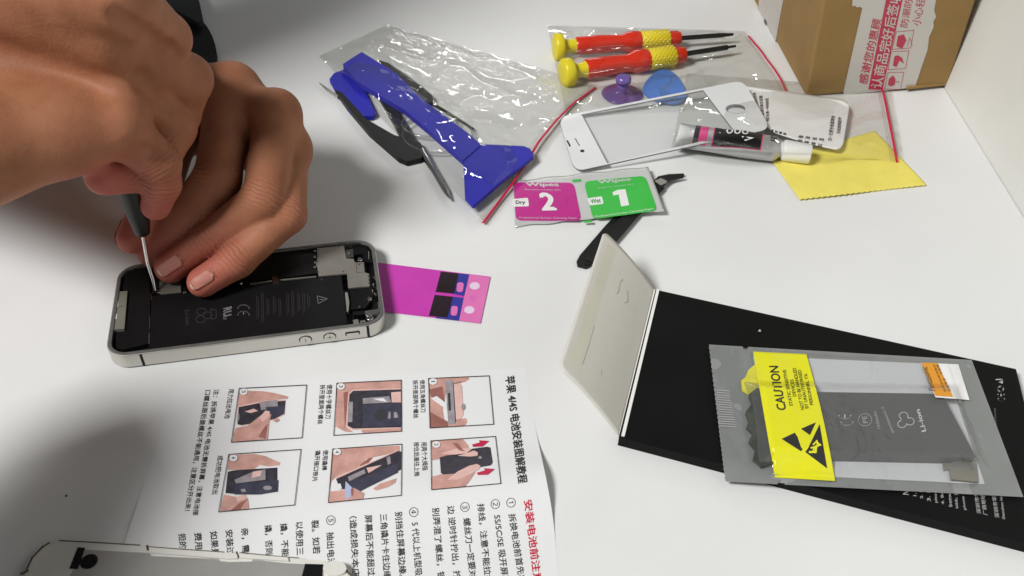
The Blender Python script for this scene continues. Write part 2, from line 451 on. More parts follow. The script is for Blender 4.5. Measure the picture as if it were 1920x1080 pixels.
# long logic board under its black cover, with the shield plates
b = MB()
slab(b, [(286, 499), (420, 485), (592, 463), (600, 512), (283, 551), (284, 512)], 4.8, 7.6, M_BLACK)
b.build('circuit_board', phone, bevel=.4)
b = MB()
slab(b, Z5((670, 150), (885, 130), (905, 235), (965, 240), (975, 268), (1050, 264), (1058, 350), (1090, 360), (1095, 460), (922, 475), (910, 358), (680, 378), (668, 300), (660, 290), (660, 260), (668, 250)), 7.6, 8.5, M_SHIELD)
sh = b.build('shield_plate', phone, bevel=.15)
b = MB(); b.pline(Z5((985, 275), (1048, 270), (1054, 345), (990, 350)), .8, M_DARKG, 8.5, .05, close=True)
for k, (x, y) in enumerate(((680, 168), (672, 215), (668, 262), (676, 345), (880, 340), (755, 140), (1010, 285), (1085, 380), (1088, 410), (1090, 435))):
    b.ppoly(Z5(*oval(x, y, 7, 6, 8)), M_DARKG, 8.5, .05)
b.build('marks', sh)
b = MB(); slab(b, Z4((405, 360), (570, 345), (575, 450), (430, 462), (408, 455)), 7.6, 8.6, M_SHIELD); b.build('connector_plate', phone, bevel=.15)
b = MB(); slab(b, Z4((80, 445), (155, 438), (130, 740), (45, 745)), 5, 8.6, mat('dock_shield', (0.30, 0.30, 0.25), .42, metal=.5, var=.08)); dk = b.build('dock_connector', phone, bevel=.2)
b = MB()
b.ppoly(Z4((68, 520), (86, 518), (82, 562), (62, 562)), M_WHITE, 8.6); b.ppoly(Z4((56, 620), (74, 618), (70, 658), (52, 658)), M_WHITE, 8.6)
b.pline(Z4((46, 742), (128, 738)), 1.2, M_CHROME, 8.6); b.pline(Z4((88, 562), (120, 558)), .8, M_DARKG, 8.6)
b.build('marks', dk)
b = MB(); b.pline(Z4((338, 462), (346, 490), (340, 512)), 1.3, M_CHROME, 8.35, .1); b.pline(Z4((328, 640), (330, 690), (326, 735)), 1.0, M_CHROME, 8.35, .1); b.pline(Z4((326, 770), (324, 850)), .6, M_STEEL, 8.35, .1); b.build('painted_glint', phone)  # glints drawn as thin bright lines along the battery's left side
b = MB(); slab(b, Z4((128, 300), (318, 250), (335, 470), (330, 850), (120, 900), (70, 890), (60, 760), (140, 750), (165, 440), (90, 430)), 4.8, 7.4, M_BLACK); b.build('speaker', phone, bevel=.5)
# the small bright fittings
def screw(x, y, r, z, m=M_CHROME):
    p = at(x, y, z); b = MB()
    b.lathe((p[0], p[1], z-1.4), (p[0], p[1], z), [(0, r*.9), (1.1, r), (1.4, r*.8)], m, 14)
    b.prism([(p[0]-r*.6, p[1]-.12, z+.01), (p[0]+r*.6, p[1]-.12, z+.01), (p[0]+r*.6, p[1]+.12, z+.01), (p[0]-r*.6, p[1]+.12, z+.01)], (0, 0, .05), M_BLACK)
    b.build('screw', phone)
for x, y, r in ((920, 185, .9), (1015, 240, 1.3), (1095, 560, 1.0), (1097, 716, 1.7), (1040, 762, 1.0), (1135, 388, .7), (1138, 520, .7), (45, 432, .9), (1010, 627, .6), (706, 402, .5)):
    screw(*Z5((x, y))[0], r, 8.6)
screw(*Z4((402, 442))[0], 1.0, 8.8); screw(*Z4((602, 440))[0], 1.0, 8.7)
b = MB()
slab(b, Z5((300, 380), (340, 375), (345, 400), (370, 402), (368, 415), (350, 432), (308, 432), (305, 400)), 7.6, 8.8, M_CHROME); b.build('clip', phone, bevel=.2)
b = MB(); slab(b, Z5((125, 437), (300, 412), (302, 419), (126, 447)), 7.8, 8.5, M_SHIELD); slab(b, Z5((370, 405), (660, 378), (660, 384), (370, 413)), 7.8, 8.5, M_SHIELD); b.build('board_edge', phone)
b = MB(); slab(b, Z5((1055, 662), (1150, 648), (1165, 640), (1160, 590), (1180, 588), (1188, 650), (1165, 680), (1062, 705)), 7, 8.8, M_CHROME); b.build('antenna_bracket', phone, bevel=.3)
b = MB(); slab(b, Z5((895, 512), (915, 510), (930, 590), (922, 665), (910, 670)), 7, 8.5, M_STEEL); b.build('pull_tab', phone, bevel=.2)
b = MB(); slab(b, Z5((960, 735), (1000, 728), (1010, 765), (965, 772)), 6, 8.6, M_SHIELD); slab(b, Z5((1020, 742), (1058, 738), (1062, 775), (1022, 778)), 6, 8.6, M_SHIELD); b.build('bracket', phone, bevel=.2)
b = MB(); slab(b, Z5((955, 670), (1050, 660), (1052, 690), (960, 698)), 5, 8.3, M_BLACKG); b.build('vibration_motor', phone, bevel=.6)
b = MB(); slab(b, Z5((900, 165), (960, 160), (965, 225), (905, 230)), 5, 8.0, M_DARKG)
slab(b, Z5((950, 130), (1060, 110), (1120, 200), (1130, 270), (1060, 262), (1040, 200), (970, 205)), 5, 7.8, M_BLACKG)
slab(b, Z5((940, 490), (1110, 470), (1120, 560), (1060, 640), (945, 650)), 5, 7.9, M_BLACKG); b.build('camera_module', phone, bevel=.3)
b = MB()
for k in range(16):
    t = k/15; x = 700+t*175; y = 150-t*22
    slab(b, Z5((x, y-16), (x+5, y-17), (x+5, y-9), (x, y-8)), 7.5, 8.3, M_SHIELD)
for (x, y, w, h) in ((640, 170, 22, 8), (640, 215, 18, 14), (645, 262, 14, 10), (640, 300, 16, 8), (1120, 440, 10, 14), (1115, 490, 8, 20), (1150, 470, 14, 8), (1085, 180, 5, 60)):
    slab(b, Z5((x, y), (x+w, y-2), (x+w, y+h), (x, y+h+2)), 7.2, 8.2, M_SHIELD)
b.build('components', phone)
# fittings in the front of the band
nB = np.array([_s, -_c, 0.0]); pB = np.array(PHN((0, 0, 0)))
def bandpt(px, py): return at_plane(px, py, pB, nB)
b = MB()
for (x0, y0), (x1, y1) in zip(Z4((258, 935), (1, 1))[:1]+Z5((1078, 780), (1, 1))[:1], Z4((283, 1012), (1, 1))[:1]+Z5((1087, 857), (1, 1))[:1]):
    p, q = bandpt(x0, y0), bandpt(x1, y1); h = np.array([_c, _s, 0])*.55; m_ = (p+q)/2
    P = [np.array([m_[0], m_[1], .75])-h, np.array([m_[0], m_[1], .75])+h, np.array([m_[0], m_[1], 8.66])+h, np.array([m_[0], m_[1], 8.66])-h]
    b = MB(); b.prism(P, nB*.05, M_BLACK); b.build('antenna_gap', phone)
def disc(b, c, r, dep, m, m2=None):
    ax = np.array([_c, _s, 0])
    P = [c+ax*r*math.cos(t)+np.array([0, 0, 1])*r*math.sin(t) for t in np.linspace(0, 2*math.pi, 28, endpoint=False)]
    b.prism(P, nB*dep, m)
for (x, y), plus in zip(Z5((574, 893), (771, 869)), (False, True)):
    c = bandpt(x, y); c[2] = 4.5
    b = MB(); disc(b, c, 2.75, .04, M_BLACK); disc(b, c, 2.35, .55, M_STEEL)
    ax = np.array([_c, _s, 0]); zz = np.array([0, 0, 1]); f = nB*.56
    for e1, e2 in (((zz, ax),) if not plus else ((zz, ax), (ax, zz))):
        P = [c+f-e1*1.3-e2*.12, c+f-e1*1.3+e2*.12, c+f+e1*1.3+e2*.12, c+f+e1*1.3-e2*.12]; b.prism(P, nB*.02, M_BLACK)
    b.build('volume_button', phone, bevel=.12)
c = bandpt(*Z5((957, 843))[0]); c[2] = 4.8; ax = np.array([_c, _s, 0]); zz = np.array([0, 0, 1])
b = MB(); P = [c+ax*x+zz*y for x, y in rrect(6.2, 2.6, .6, 4)]; b.prism(P, nB*.05, M_BLACK)
P = [c-zz*.35+ax*x+zz*y for x, y in rrect(5.2, 1.4, .4, 4)]; b.prism(P, nB*.3, M_STEEL); b.build('mute_switch', phone)

phone.scale[2] = .86; phone.location[0] -= .0004; phone.location[1] += .00135      # without its back plate the phone is thinner

# ------------------------------------------------------------------ pink release film under the phone
Z7 = zoom(680, 310, 1/3)
M_PINK = mat('magenta_film', (0.56, 0.045, 0.42), 0.3, var=0.04, coat=.3)
M_PINK2 = mat('pink_film', (0.72, 0.17, 0.46), 0.3, var=0.04, coat=.3)
M_PINKW = mat('pale_pink_hole', (0.76, 0.60, 0.76), 0.4, var=0.02)
M_BLUEF = mat('blue_film', (0.03, 0.035, 0.30), 0.3, var=0.05)
M_PURP = mat('purple_pink_film', (0.6, 0.13, 0.55), 0.35)
M_DBROWN = mat('black_tab', (0.014, 0.006, 0.010), 0.3, var=0.1)
film = thing('adhesive_film', 'magenta adhesive film strip with two black tabs, half under the phone', 'film', at(*Z7((400, 720))[0]))
b = MB(); b.prism([at(x, y, .25) for x, y in Z7((20, 541), (718, 628), (662, 888), (20, 812))], (0, 0, .25), M_PINK); b.build('sheet', film)
b = MB(); b.ppoly(Z7((599, 613), (718, 628), (662, 888), (542, 873)), M_PINK2, .5, .06)
b.text('or', *Z7((606, 730), (602, 760), (632, 735)), M_PURP, .5, .15)
b.build('end_panel', film)
for q1, q2, pc in ((((440, 597), (541, 608), (514, 722), (410, 711)), ((541, 608), (600, 614), (571, 735), (514, 724)), (548, 685)),
                   (((405, 728), (508, 739), (477, 856), (372, 846)), ((508, 739), (568, 745), (541, 873), (410, 858), (412, 851), (477, 857)), (515, 818))):
    b = MB(); b.ppoly(Z7(*q1), M_DBROWN, .5, .12); b.ppoly(Z7(*q2), M_BLUEF, .5, .10)
    b.ppoly(round_quad(Z7((pc[0]-16, pc[1]-28), (pc[0]+22, pc[1]-26), (pc[0]+15, pc[1]+28), (pc[0]-21, pc[1]+27)), 5), M_PINK2, .5, .2)
    b.build('tab', film)
for x, y in ((630, 678), (600, 813)):
    b = MB(); b.ppoly(Z7(*oval(x, y, 29, 21, 24)), M_PINKW, .5, .13); b.build('punch_hole', film)

# ------------------------------------------------------------------ instruction sheet
A_, B_ = at(1025, 905), at(330, 985)
def zs(x, y):
    yf = B_[1]+(x-B_[0])*(A_[1]-B_[1])/(A_[0]-B_[0])
    ramp = np.maximum(.13, np.clip((x-B_[0]+10)/(A_[0]-B_[0]), 0, 1.2)**1.5)
    return .05+4.5*ramp*np.exp(-((y-yf)/13.0)**2)
sheet = thing('instruction_sheet', 'white printed leaflet with six numbered photos and lines of text, on the desk', 'leaflet', at(650, 850))
b = MB()
q = [(330, 722), (985, 690), (1050, 1110), (190, 1150)]
Pq = pquad(q, 70, 60)
for j in range(60):                       # a slightly wandering right edge
    v = j/59; Pq[-1, j, 0] += 6*math.sin(v*3.1)-3*math.sin(v*7)
b.grid(at_f(Pq[..., 0], Pq[..., 1], zs), M_PAPER); b.build('paper', sheet)
b = MB(); Zt = zoom(580, 680, .27778); Zu = zoom(320, 680, .27778); Zw = zoom(320, 900, .38542)
tx = lambda Z, s, A, B, C, m=M_INK, bold=.012: b.text(s, *Z(A, B, C), m, zs, .08, bold)
tx(Zt, '苹果 4/4S 电池安装图解教程', (1318, 95), (1408, 815), (1383, 85), bold=.028)
tx(Zt, '使用五角螺丝刀', (745, 118), (752, 336), (779, 114)); tx(Zt, '拆开底部两个螺丝', (697, 120), (702, 376), (732, 116))
tx(Zt, '用两个大拇指', (753, 537), (762, 728), (792, 533)); tx(Zt, '按住后盖往上推', (704, 538), (708, 768), (740, 534))
tx(Zt, '使用十字螺丝刀', (118, 148), (106, 378), (157, 146)); tx(Zt, '拆开里面两个螺丝', (72, 150), (54, 415), (108, 148))
tx(Zt, '使用撬棒', (93, 590), (82, 728), (129, 588)); tx(Zt, '撬开接口铁片', (40, 595), (18, 803), (76, 590))
tx(Zu, '用力拉出电池', (392, 178), (361, 378), (431, 176)); tx(Zu, '成功把电池取出', (316, 628), (277, 888), (356, 625))
tx(Zu, '注：拆换苹果 4/4S 电池无需拆屏幕，注意电池接', (291, 180), (146, 1030), (330, 180)); tx(Zu, '口螺丝跟后盖螺丝不能通用，注意区分开出来！', (233, 185), (92, 1000), (272, 185))
tx(Zw, '安装电池前注意事项', (1716, 100), (1780, 625), (1758, 94), M_RED, .02)
for n, (x, y) in zip('①②③④⑤', ((1655, 110), (1579, 117), (1431, 131), (1182, 156), (779, 196))):
    tx(Zw, n, (x-23, y-22), (x-21, y+25), (x+22, y-25), bold=0)
for s, A, B in (('拆换电池前首先将手', (1641, 166), (1700, 545)), ('5S/5C/SE 吸开屏幕', (1570, 172), (1612, 507)), ('排线，注意不能拉扯断', (1489, 117), (1532, 550)),
                ('螺丝刀一定要对准', (1421, 187), (1458, 521)), ('边 逆时针拧出，拧', (1343, 127), (1376, 482)), ('别弄混了螺丝，锁回', (1270, 137), (1302, 531)),
                ('5 代以上机型吸屏', (1170, 208), (1192, 505)), ('别挡住屏幕边缘。', (1090, 156), (1112, 475)), ('三角撬片卡住边缘', (1016, 167), (1036, 480)),
                ('屏幕后不能超过', (943, 171), (958, 467)), ('（造成损失本店', (868, 178), (884, 475)), ('抽出电池', (757, 255), (763, 420)),
                ('裂。如若', (683, 197), (692, 360)), ('以使用三', (607, 206), (611, 366)), ('撬，不能', (530, 213), (540, 373)), ('撬，否则', (455, 221), (461, 364)),
                ('亲，需要', (341, 236), (349, 396)), ('安装过', (265, 244), (273, 367)), ('如果是', (190, 251), (200, 373)), ('费用由', (113, 258), (123, 382)), ('担的', (37, 262), (42, 336))):
    tx(Zw, s, A, B, (A[0]+36, A[1]-4))
b.build('lettering', sheet)
M_SKINP = mat('printed_skin', (0.56, 0.31, 0.265), .55, var=.18, scale=180)
M_SKIND = mat('printed_dark_skin', (0.30, 0.12, 0.10), .55, var=.12, scale=200)
M_SKINL = mat('printed_light_skin', (0.72, 0.46, 0.42), .55, var=.08, scale=200)
M_PHP = mat('printed_phone', (0.035, 0.032, 0.045), .5, var=.35, scale=400)
M_PHP2 = mat('printed_phone_grey', (0.30, 0.27, 0.29), .5, var=.2, scale=300)
M_PHB = mat('printed_battery', (0.045, 0.045, 0.075), .5, var=.2, scale=300)
M_ARROW = mat('printed_red_arrow', (0.5, 0.015, 0.07), .5)
M_LBLUE = mat('printed_blue', (0.42, 0.48, 0.68), .5)
def picture(frame, shapes, num, n_at, Z):
    b = MB()
    b.pline(Z(*frame), 1.3, M_INK, zs, .42, close=True)
    for i, (m, pts) in enumerate(shapes): b.ppoly(Z(*pts), m, zs, .10+.02*i)
    b.ppoly(Z(*oval(*n_at, 27, 22)), M_PAPER, zs, .46)
    x, y = n_at; k = .35 if num == '1' else 1; b.text(num, *Z((x-13, y-8*k), (x-11, y+9*k), (x+13, y-9*k)), M_INK, zs, .52)
    b.build('printed_photo', sheet)
W, D, Lk, P_, G_, B2 = M_SKINP, M_SKIND, M_SKINL, M_PHP, M_PHP2, M_PHB
picture([(804, 106), (1214, 88), (1244, 415), (814, 440)], [
    (W, [(806, 107), (1075, 97), (1078, 112), (1050, 130), (1000, 125), (960, 150), (930, 165), (900, 320), (915, 400), (960, 420), (1000, 380), (1060, 375), (1066, 400), (1050, 424), (815, 438)]),
    (D, [(810, 180), (900, 160), (920, 300), (820, 230)]), (M_PAPER, [(820, 240), (860, 225), (925, 275), (930, 320)]), (D, [(812, 330), (930, 395), (940, 430), (815, 438)]),
    (M_PHP2, [(918, 120), (968, 118), (985, 412), (938, 418)]), (P_, [(968, 118), (975, 150), (992, 380), (985, 412)]), (M_SKINL, [(975, 145), (1020, 140), (1030, 160), (1040, 350), (1020, 380), (990, 385)]),
    (P_, [(935, 205), (950, 204), (956, 322), (940, 323)]), (G_, oval(1040, 297, 14, 22)), (G_, oval(945, 190, 10, 10)), (G_, oval(953, 340, 10, 10))], '1', (835, 127), Zt)
picture([(820, 527), (1256, 497), (1292, 815), (825, 857)], [
    (W, [(822, 527), (1035, 513), (1075, 560), (1080, 590), (1000, 625), (830, 660)]), (Lk, [(1080, 575), (1110, 585), (1138, 600), (1135, 628), (1090, 632), (1000, 622), (880, 615), (990, 580)]),
    (D, [(965, 540), (1000, 545), (1050, 600), (1010, 590)]), (W, [(826, 770), (900, 750), (1000, 740), (1100, 720), (1120, 740), (1080, 800), (1050, 838), (826, 856)]),
    (P_, [(880, 640), (930, 625), (1060, 612), (1100, 580), (1200, 567), (1222, 572), (1238, 672), (1225, 692), (1150, 705), (1040, 745), (905, 755), (888, 745)]),
    (Lk, [(1000, 735), (1080, 695), (1130, 683), (1155, 695), (1145, 720), (1090, 750), (1000, 790), (930, 790)]), (Lk, [(1060, 612), (1110, 592), (1138, 605), (1135, 628), (1085, 634), (1000, 628)]),
    (M_ARROW, [(1098, 552), (1150, 538), (1145, 523), (1215, 528), (1170, 565), (1162, 553), (1105, 568)]), (M_ARROW, [(1130, 742), (1185, 727), (1180, 712), (1252, 717), (1205, 755), (1198, 742), (1138, 757)]), (G_, oval(1153, 640, 12, 10))], '2', (857, 552), Zt)
picture([(185, 138), (620, 117), (622, 462), (164, 490)], [
    (W, [(186, 139), (619, 118), (620, 180), (300, 190), (260, 210), (240, 430), (270, 450), (300, 470), (240, 465), (175, 430)]), (D, [(230, 200), (262, 195), (250, 400), (240, 440)]),
    (W, [(350, 462), (370, 445), (620, 430), (620, 461), (450, 470), (360, 473)]), (Lk, [(262, 210), (290, 182), (620, 172), (621, 443), (290, 455), (245, 430)]),
    (P_, [(270, 215), (295, 190), (620, 180), (621, 436), (295, 445), (258, 425)]), (G_, [(262, 262), (295, 264), (290, 400), (258, 402)]), (G_, [(360, 240), (540, 225), (552, 268), (362, 278)]),
    (Lk, [(552, 200), (620, 195), (620, 268), (556, 268)]), (B2, [(365, 285), (621, 272), (621, 425), (358, 435)]), (M_PAPER, [(430, 245), (500, 238), (525, 265), (480, 258)]),
    (G_, [(570, 335), (590, 333), (600, 370), (572, 372)]), (M_SILVERDIM, oval(480, 355, 40, 40)), (G_, [(535, 330), (548, 330), (548, 378), (532, 378)])], '3', (213, 160), Zt)
picture([(157, 582), (624, 549), (620, 895), (128, 944)], [
    (W, [(158, 582), (608, 560), (610, 600), (520, 620), (380, 650), (330, 720), (250, 740), (180, 770), (150, 800), (135, 850)]), (D, [(340, 690), (400, 645), (430, 640), (360, 720)]),
    (W, [(430, 850), (480, 815), (590, 780), (580, 810), (530, 840), (450, 862)]), (Lk, [(175, 770), (250, 740), (600, 590), (605, 610), (270, 750), (190, 790)]),
    (P_, [(180, 785), (600, 595), (621, 600), (620, 720), (590, 735), (345, 868), (290, 850), (210, 855)]), (G_, [(260, 770), (370, 720), (380, 745), (270, 800)]), (Lk, [(385, 710), (490, 690), (400, 745)]), (G_, [(520, 640), (545, 630), (550, 680), (530, 690)]),
    (B2, [(275, 815), (585, 680), (600, 740), (345, 865), (290, 850)]), (M_PAPER, [(190, 820), (210, 815), (220, 850), (200, 858)]),
    (W, [(135, 870), (230, 860), (300, 845), (370, 880), (360, 920), (130, 942)]), (M_LBLUE, [(245, 800), (290, 845), (280, 870), (280, 905), (245, 925), (240, 870)]), (D, [(280, 850), (300, 848), (295, 900), (285, 900)])], '4', (187, 602), Zt)
picture([(462, 173), (917, 150), (886, 506), (409, 537)], [
    (W, [(462, 190), (520, 190), (620, 192), (700, 205), (795, 228), (790, 245), (690, 250), (600, 265), (450, 295)]),
    (Lk, [(455, 290), (600, 262), (700, 250), (776, 252), (770, 350), (700, 385), (550, 415), (480, 425), (450, 420)]),
    (P_, [(460, 300), (610, 270), (776, 256), (768, 345), (700, 380), (560, 408), (480, 422), (450, 415)]), (G_, [(600, 265), (720, 250), (725, 300), (610, 320)]), (B2, [(640, 300), (770, 290), (766, 345), (680, 380), (660, 340)]),
    (Lk, [(500, 330), (560, 310), (590, 325), (540, 340)]), (G_, [(450, 350), (465, 345), (462, 390), (448, 395)]),
    (W, [(410, 535), (440, 440), (520, 425), (590, 370), (640, 330), (680, 350), (665, 395), (655, 515)]), (Lk, [(600, 370), (640, 322), (670, 330), (665, 360), (620, 400)]), (D, [(590, 500), (630, 440), (655, 410), (640, 515)]), (W, [(690, 390), (725, 375), (735, 390), (710, 403)])], '5', (492, 196), Zu)
picture([(392, 618), (879, 585), (836, 960), (323, 1007)], [
    (W, [(392, 625), (560, 615), (640, 630), (740, 675), (735, 692), (660, 700), (600, 690), (560, 720), (385, 725)]),
    (P_, [(385, 735), (440, 725), (720, 708), (720, 790), (620, 800), (600, 860), (420, 885), (370, 880)]), (G_, [(430, 790), (560, 735), (640, 720), (640, 790), (440, 815)]), (Lk, [(556, 735), (615, 728), (605, 765), (545, 778)]),
    (P_, [(640, 715), (715, 708), (712, 790), (650, 795)]), (B2, [(430, 820), (728, 792), (724, 870), (600, 890), (430, 890)]), (G_, oval(655, 845, 30, 15)), (G_, [(470, 855), (500, 850), (510, 870), (480, 875)]),
    (W, [(330, 1000), (360, 890), (440, 905), (500, 890), (520, 920), (528, 988)]), (D, [(400, 1000), (470, 945), (520, 920), (490, 960), (470, 992)]), (Lk, [(440, 905), (500, 890), (515, 915), (450, 940)])], '6', (424, 643), Zu)

# ------------------------------------------------------------------ white back plate at the bottom of the picture
M_CREAM = mat('white_plate_plastic', (0.70, 0.69, 0.64), .38, var=.03)
M_GRIME = mat('grime', (0.10, 0.085, 0.06), .7, var=.5, scale=500)
M_INNER = mat('grey_inner_panel', (0.40, 0.39, 0.37), .36, metal=.25, var=.10, scale=30, bump=.05)
plate = thing('phone_back_plate', 'removed white phone back with scuffed rim and grey inner side, at the bottom edge', 'phone cover', at(360, 1100))
g0 = [(45, 1100), (48, 1072), (58, 1045), (78, 1024), (108, 1014), (280, 1022), (440, 1037), (540, 1045), (610, 1052), (645, 1064), (662, 1078), (670, 1110), (675, 1190), (30, 1190)]
b = MB(); b.prism([at(x, y, 2.6)*[1, 1, 0]+[0, 0, .9] for x, y in g0], (0, 0, 1.7), M_CREAM); b.build('rim', plate, bevel=.4)
b = MB(); b.prism([at(x, y, 2.65)*[1, 1, 0]+[0, 0, 2.55] for x, y in [(160, 1031), (280, 1037), (284, 1043), (410, 1048), (412, 1052), (430, 1054), (472, 1053), (474, 1049), (535, 1056), (570, 1058), (600, 1060), (606, 1068), (612, 1190), (110, 1190), (128, 1085)]], (0, 0, .15), M_INNER); b.build('inner_panel', plate)
b = MB(); b.ppoly([(146, 1026), (160, 1027), (146, 1067), (130, 1066)], M_BLACK, 2.7, .08); b.build('black_pad', plate)
b = MB(); b.ppoly([(572, 1057), (606, 1058), (602, 1110), (558, 1110)], M_BLACK, 2.7, .08); b.build('black_pad', plate)
b = MB(); p = at(167, 1053, 2.7); b.lathe((p[0], p[1], 2.6), (p[0], p[1], 3.0), [(0, 2.9), (.3, 2.9), (.4, 2.7)], M_BLACKG, 24); b.build('lens_hole', plate)
b = MB()
for seg, w in (([(112, 1013.5), (180, 1017), (262, 1022)], 2.2), ([(276, 1024), (277, 1030)], 4), ([(280, 1025), (330, 1029), (420, 1035)], 1.8), ([(444, 1036), (446, 1043)], 4), ([(450, 1036), (520, 1043), (560, 1046)], 1.8), ([(50, 1068), (60, 1046), (80, 1025), (92, 1018)], 3.2), ([(620, 1056), (645, 1066), (660, 1080)], 5), ([(625, 1060), (640, 1075)], 3), ([(40, 1076), (52, 1070)], 4)):
    b.pline(seg, w, M_GRIME, 2.6, .1)
b.build('grime', plate)
b = MB(); b.prism([at(x, y, 2.6)*[1, 1, 0]+[0, 0, 2.6] for x, y in [(280, 1028), (445, 1041), (446, 1049), (430, 1050), (282, 1038)]], (0, 0, .7), M_CREAM)
b.prism([at(x, y, 2.6)*[1, 1, 0]+[0, 0, 2.6] for x, y in [(448, 1040), (540, 1047), (542, 1054), (450, 1048)]], (0, 0, .7), M_CREAM)
b.prism([at(x, y, 2.6)*[1, 1, 0]+[0, 0, 2.6] for x, y in oval(628, 1068, 22, 14, 20)], (0, 0, .9), M_CREAM); b.build('clip_rail', plate, bevel=.25)

# ------------------------------------------------------------------ wipes, tweezers, cloth
M_FOIL = mat('white_foil', (0.62, 0.63, 0.62), .3, metal=.25, var=.03, scale=40, bump=.12, bscale=120)
M_MAG = mat('magenta_print', (0.50, 0.012, 0.24), .3, var=.03, coat=.2)
M_GRN = mat('green_print', (0.04, 0.48, 0.055), .3, var=.03, coat=.2)
wip = thing('wipe_packets', 'pair of joined screen wipe sachets, magenta dry and green wet', 'wipes', at(1105, 370))
def zw(x, y): return 1.2+0*x
wo = [(962, 340), (1085, 330), (1213, 314), (1226, 336), (1252, 392), (1236, 397), (1123, 416), (1098, 418), (966, 425)]
def zwp(px, py):
    """height of the sachets, picture coordinates: two soft cushions that rise to the right"""
    px = np.asarray(px, float); py = np.asarray(py, float)
    u = (px-962)/285.0
    return .8+3.2*np.clip(u, 0, 1)**1.5
def wfn(lift): return lambda x, y: at(x, y, zwp(x, y)+lift)
b = MB()
q = pquad([(962, 340), (1215, 313), (1246, 394), (966, 425)], 60, 26)
q[:, :, 1] += 1.2*np.sin(q[:, :, 0]*.09)*np.linspace(1, -1, 26)[None, :]
wv = Waves(3, 26)
PZ = at(q[..., 0], q[..., 1], zwp(q[..., 0], q[..., 1]))
PZ[..., 2] += .10*wv(PZ[..., 0], PZ[..., 1])
b.grid(PZ, M_FOIL); b.build('foil', wip, solid=.5)
Zp = Z7
for col, quad, big, name in ((M_MAG, ((848, 95), (1188, 97), (1232, 311), (862, 311)), '2', 'dry'), (M_GRN, ((1244, 90), (1590, 58), (1660, 254), (1296, 303)), '1', 'wet')):
    b = MB()
    b.ppoly(round_quad(Zp(*quad), 11), col, fn=wfn(.45))
    if name == 'dry':
        b.text('Wipes', *Zp((920, 124), (1102, 124), (916, 98)), M_FOIL, fn=wfn(.6), bold=.03)
        b.text('Remove excess dirt', *Zp((912, 139), (1115, 142), (912, 131)), M_FOIL, fn=wfn(.6))
        b.text('2', *Zp((1008, 255), (1082, 253), (990, 160)), M_WHITE, fn=wfn(.6), bold=.03)
        b.text('Professional Screen Cleaning Paper', *Zp((880, 302), (1210, 304), (880, 289)), M_FOIL, fn=wfn(.6))
        b.ppoly(round_quad(Zp((838, 190), (930, 182), (936, 230), (845, 233)), 3), M_WHITE, fn=wfn(.55))
        b.text('Dry', *Zp((862, 223), (914, 222), (860, 199)), M_INK, fn=wfn(.65), bold=.02)
    else:
        b.text('Wipes', *Zp((1328, 110), (1508, 92), (1322, 86)), M_FOIL, fn=wfn(.6), bold=.03)
        b.text('Remove excess dirt', *Zp((1325, 132), (1525, 108), (1323, 124)), M_FOIL, fn=wfn(.6))
        b.ppoly(Zp((1405, 152), (1432, 138), (1478, 134), (1499, 224), (1454, 231), (1440, 164), (1410, 170)), M_WHITE, fn=wfn(.6))
        b.text('Professional Screen Cleaning Paper', *Zp((1312, 296), (1642, 250), (1308, 283)), M_WHITE, fn=wfn(.6))
        b.ppoly(round_quad(Zp((1262, 186), (1345, 174), (1356, 216), (1278, 226)), 3), M_WHITE, fn=wfn(.55))
        b.text('Wet', *Zp((1285, 216), (1340, 208), (1280, 192)), mat('green_ink', (.03, .3, .05), .5), fn=wfn(.65), bold=.02)
    o = b.build('label', wip); o['label'] = {'dry': 'magenta label marked Dry and 2', 'wet': 'green label marked Wet and 1'}[name]
b = MB(); b.ppoly(Zp((1178, 80), (1228, 76), (1231, 90), (1182, 94)), M_GRN, fn=wfn(.45)); b.build('cut_mark', wip)
b = MB(); b.ppoly(Zp((1240, 313), (1288, 308), (1293, 320), (1243, 324)), M_GRN, fn=wfn(.45)); b.build('cut_mark', wip)

M_TWZ = mat('black_tweezer_steel', (0.02, 0.021, 0.02), .3, metal=.4, var=.15)
twz = thing('tweezers', 'black bent tip tweezers lying under the wipe sachets and white flap', 'tweezers', at(1170, 430))
def blade(pts_c, w, z0, th, m=M_TWZ):
    """flat tapering blade along a centre line in picture coordinates; w = half width (mm)"""
    C = [at(x, y, z0) for x, y in pts_c]; n = len(C); Lf, Rt = [], []
    for i in range(n):
        t = C[min(i+1, n-1)]-C[max(i-1, 0)]; t /= np.linalg.norm(t); s = np.array([-t[1], t[0], 0])
        Lf.append(C[i]+s*w[i]); Rt.append(C[i]-s*w[i])
    b = MB(); b.prism(Lf+Rt[::-1], (0, 0, th), m); return b
mid = [(1091, 503), (1094, 497), (1102, 487), (1150, 432), (1203, 373), (1232, 348)]
blade(mid, [2.2, 3.6, 4.3, 4.6, 4.2, 3.2], .2, .9).build('blade', twz, bevel=.3)
blade([(x+6, y+4) for x, y in mid[2:]], [3.4, 3.6, 3.2, 2.6], 1.6, .9).build('blade', twz, bevel=.3)
blade([(1230, 350), (1241, 337), (1256, 333), (1282, 329)], [3.0, 2.6, 2.0, .7], .9, .9).build('tip', twz, bevel=.25)
blade([(1236, 352), (1248, 341), (1258, 337), (1281, 333)], [1.8, 1.6, 1.2, .6], 2.2, .9).build('tip', twz, bevel=.25)
blade([(1233, 344), (1242, 340), (1250, 342)], [2.4, 2.6, 1.0], 2.9, .25, M_STEEL).build('ferrule', twz)

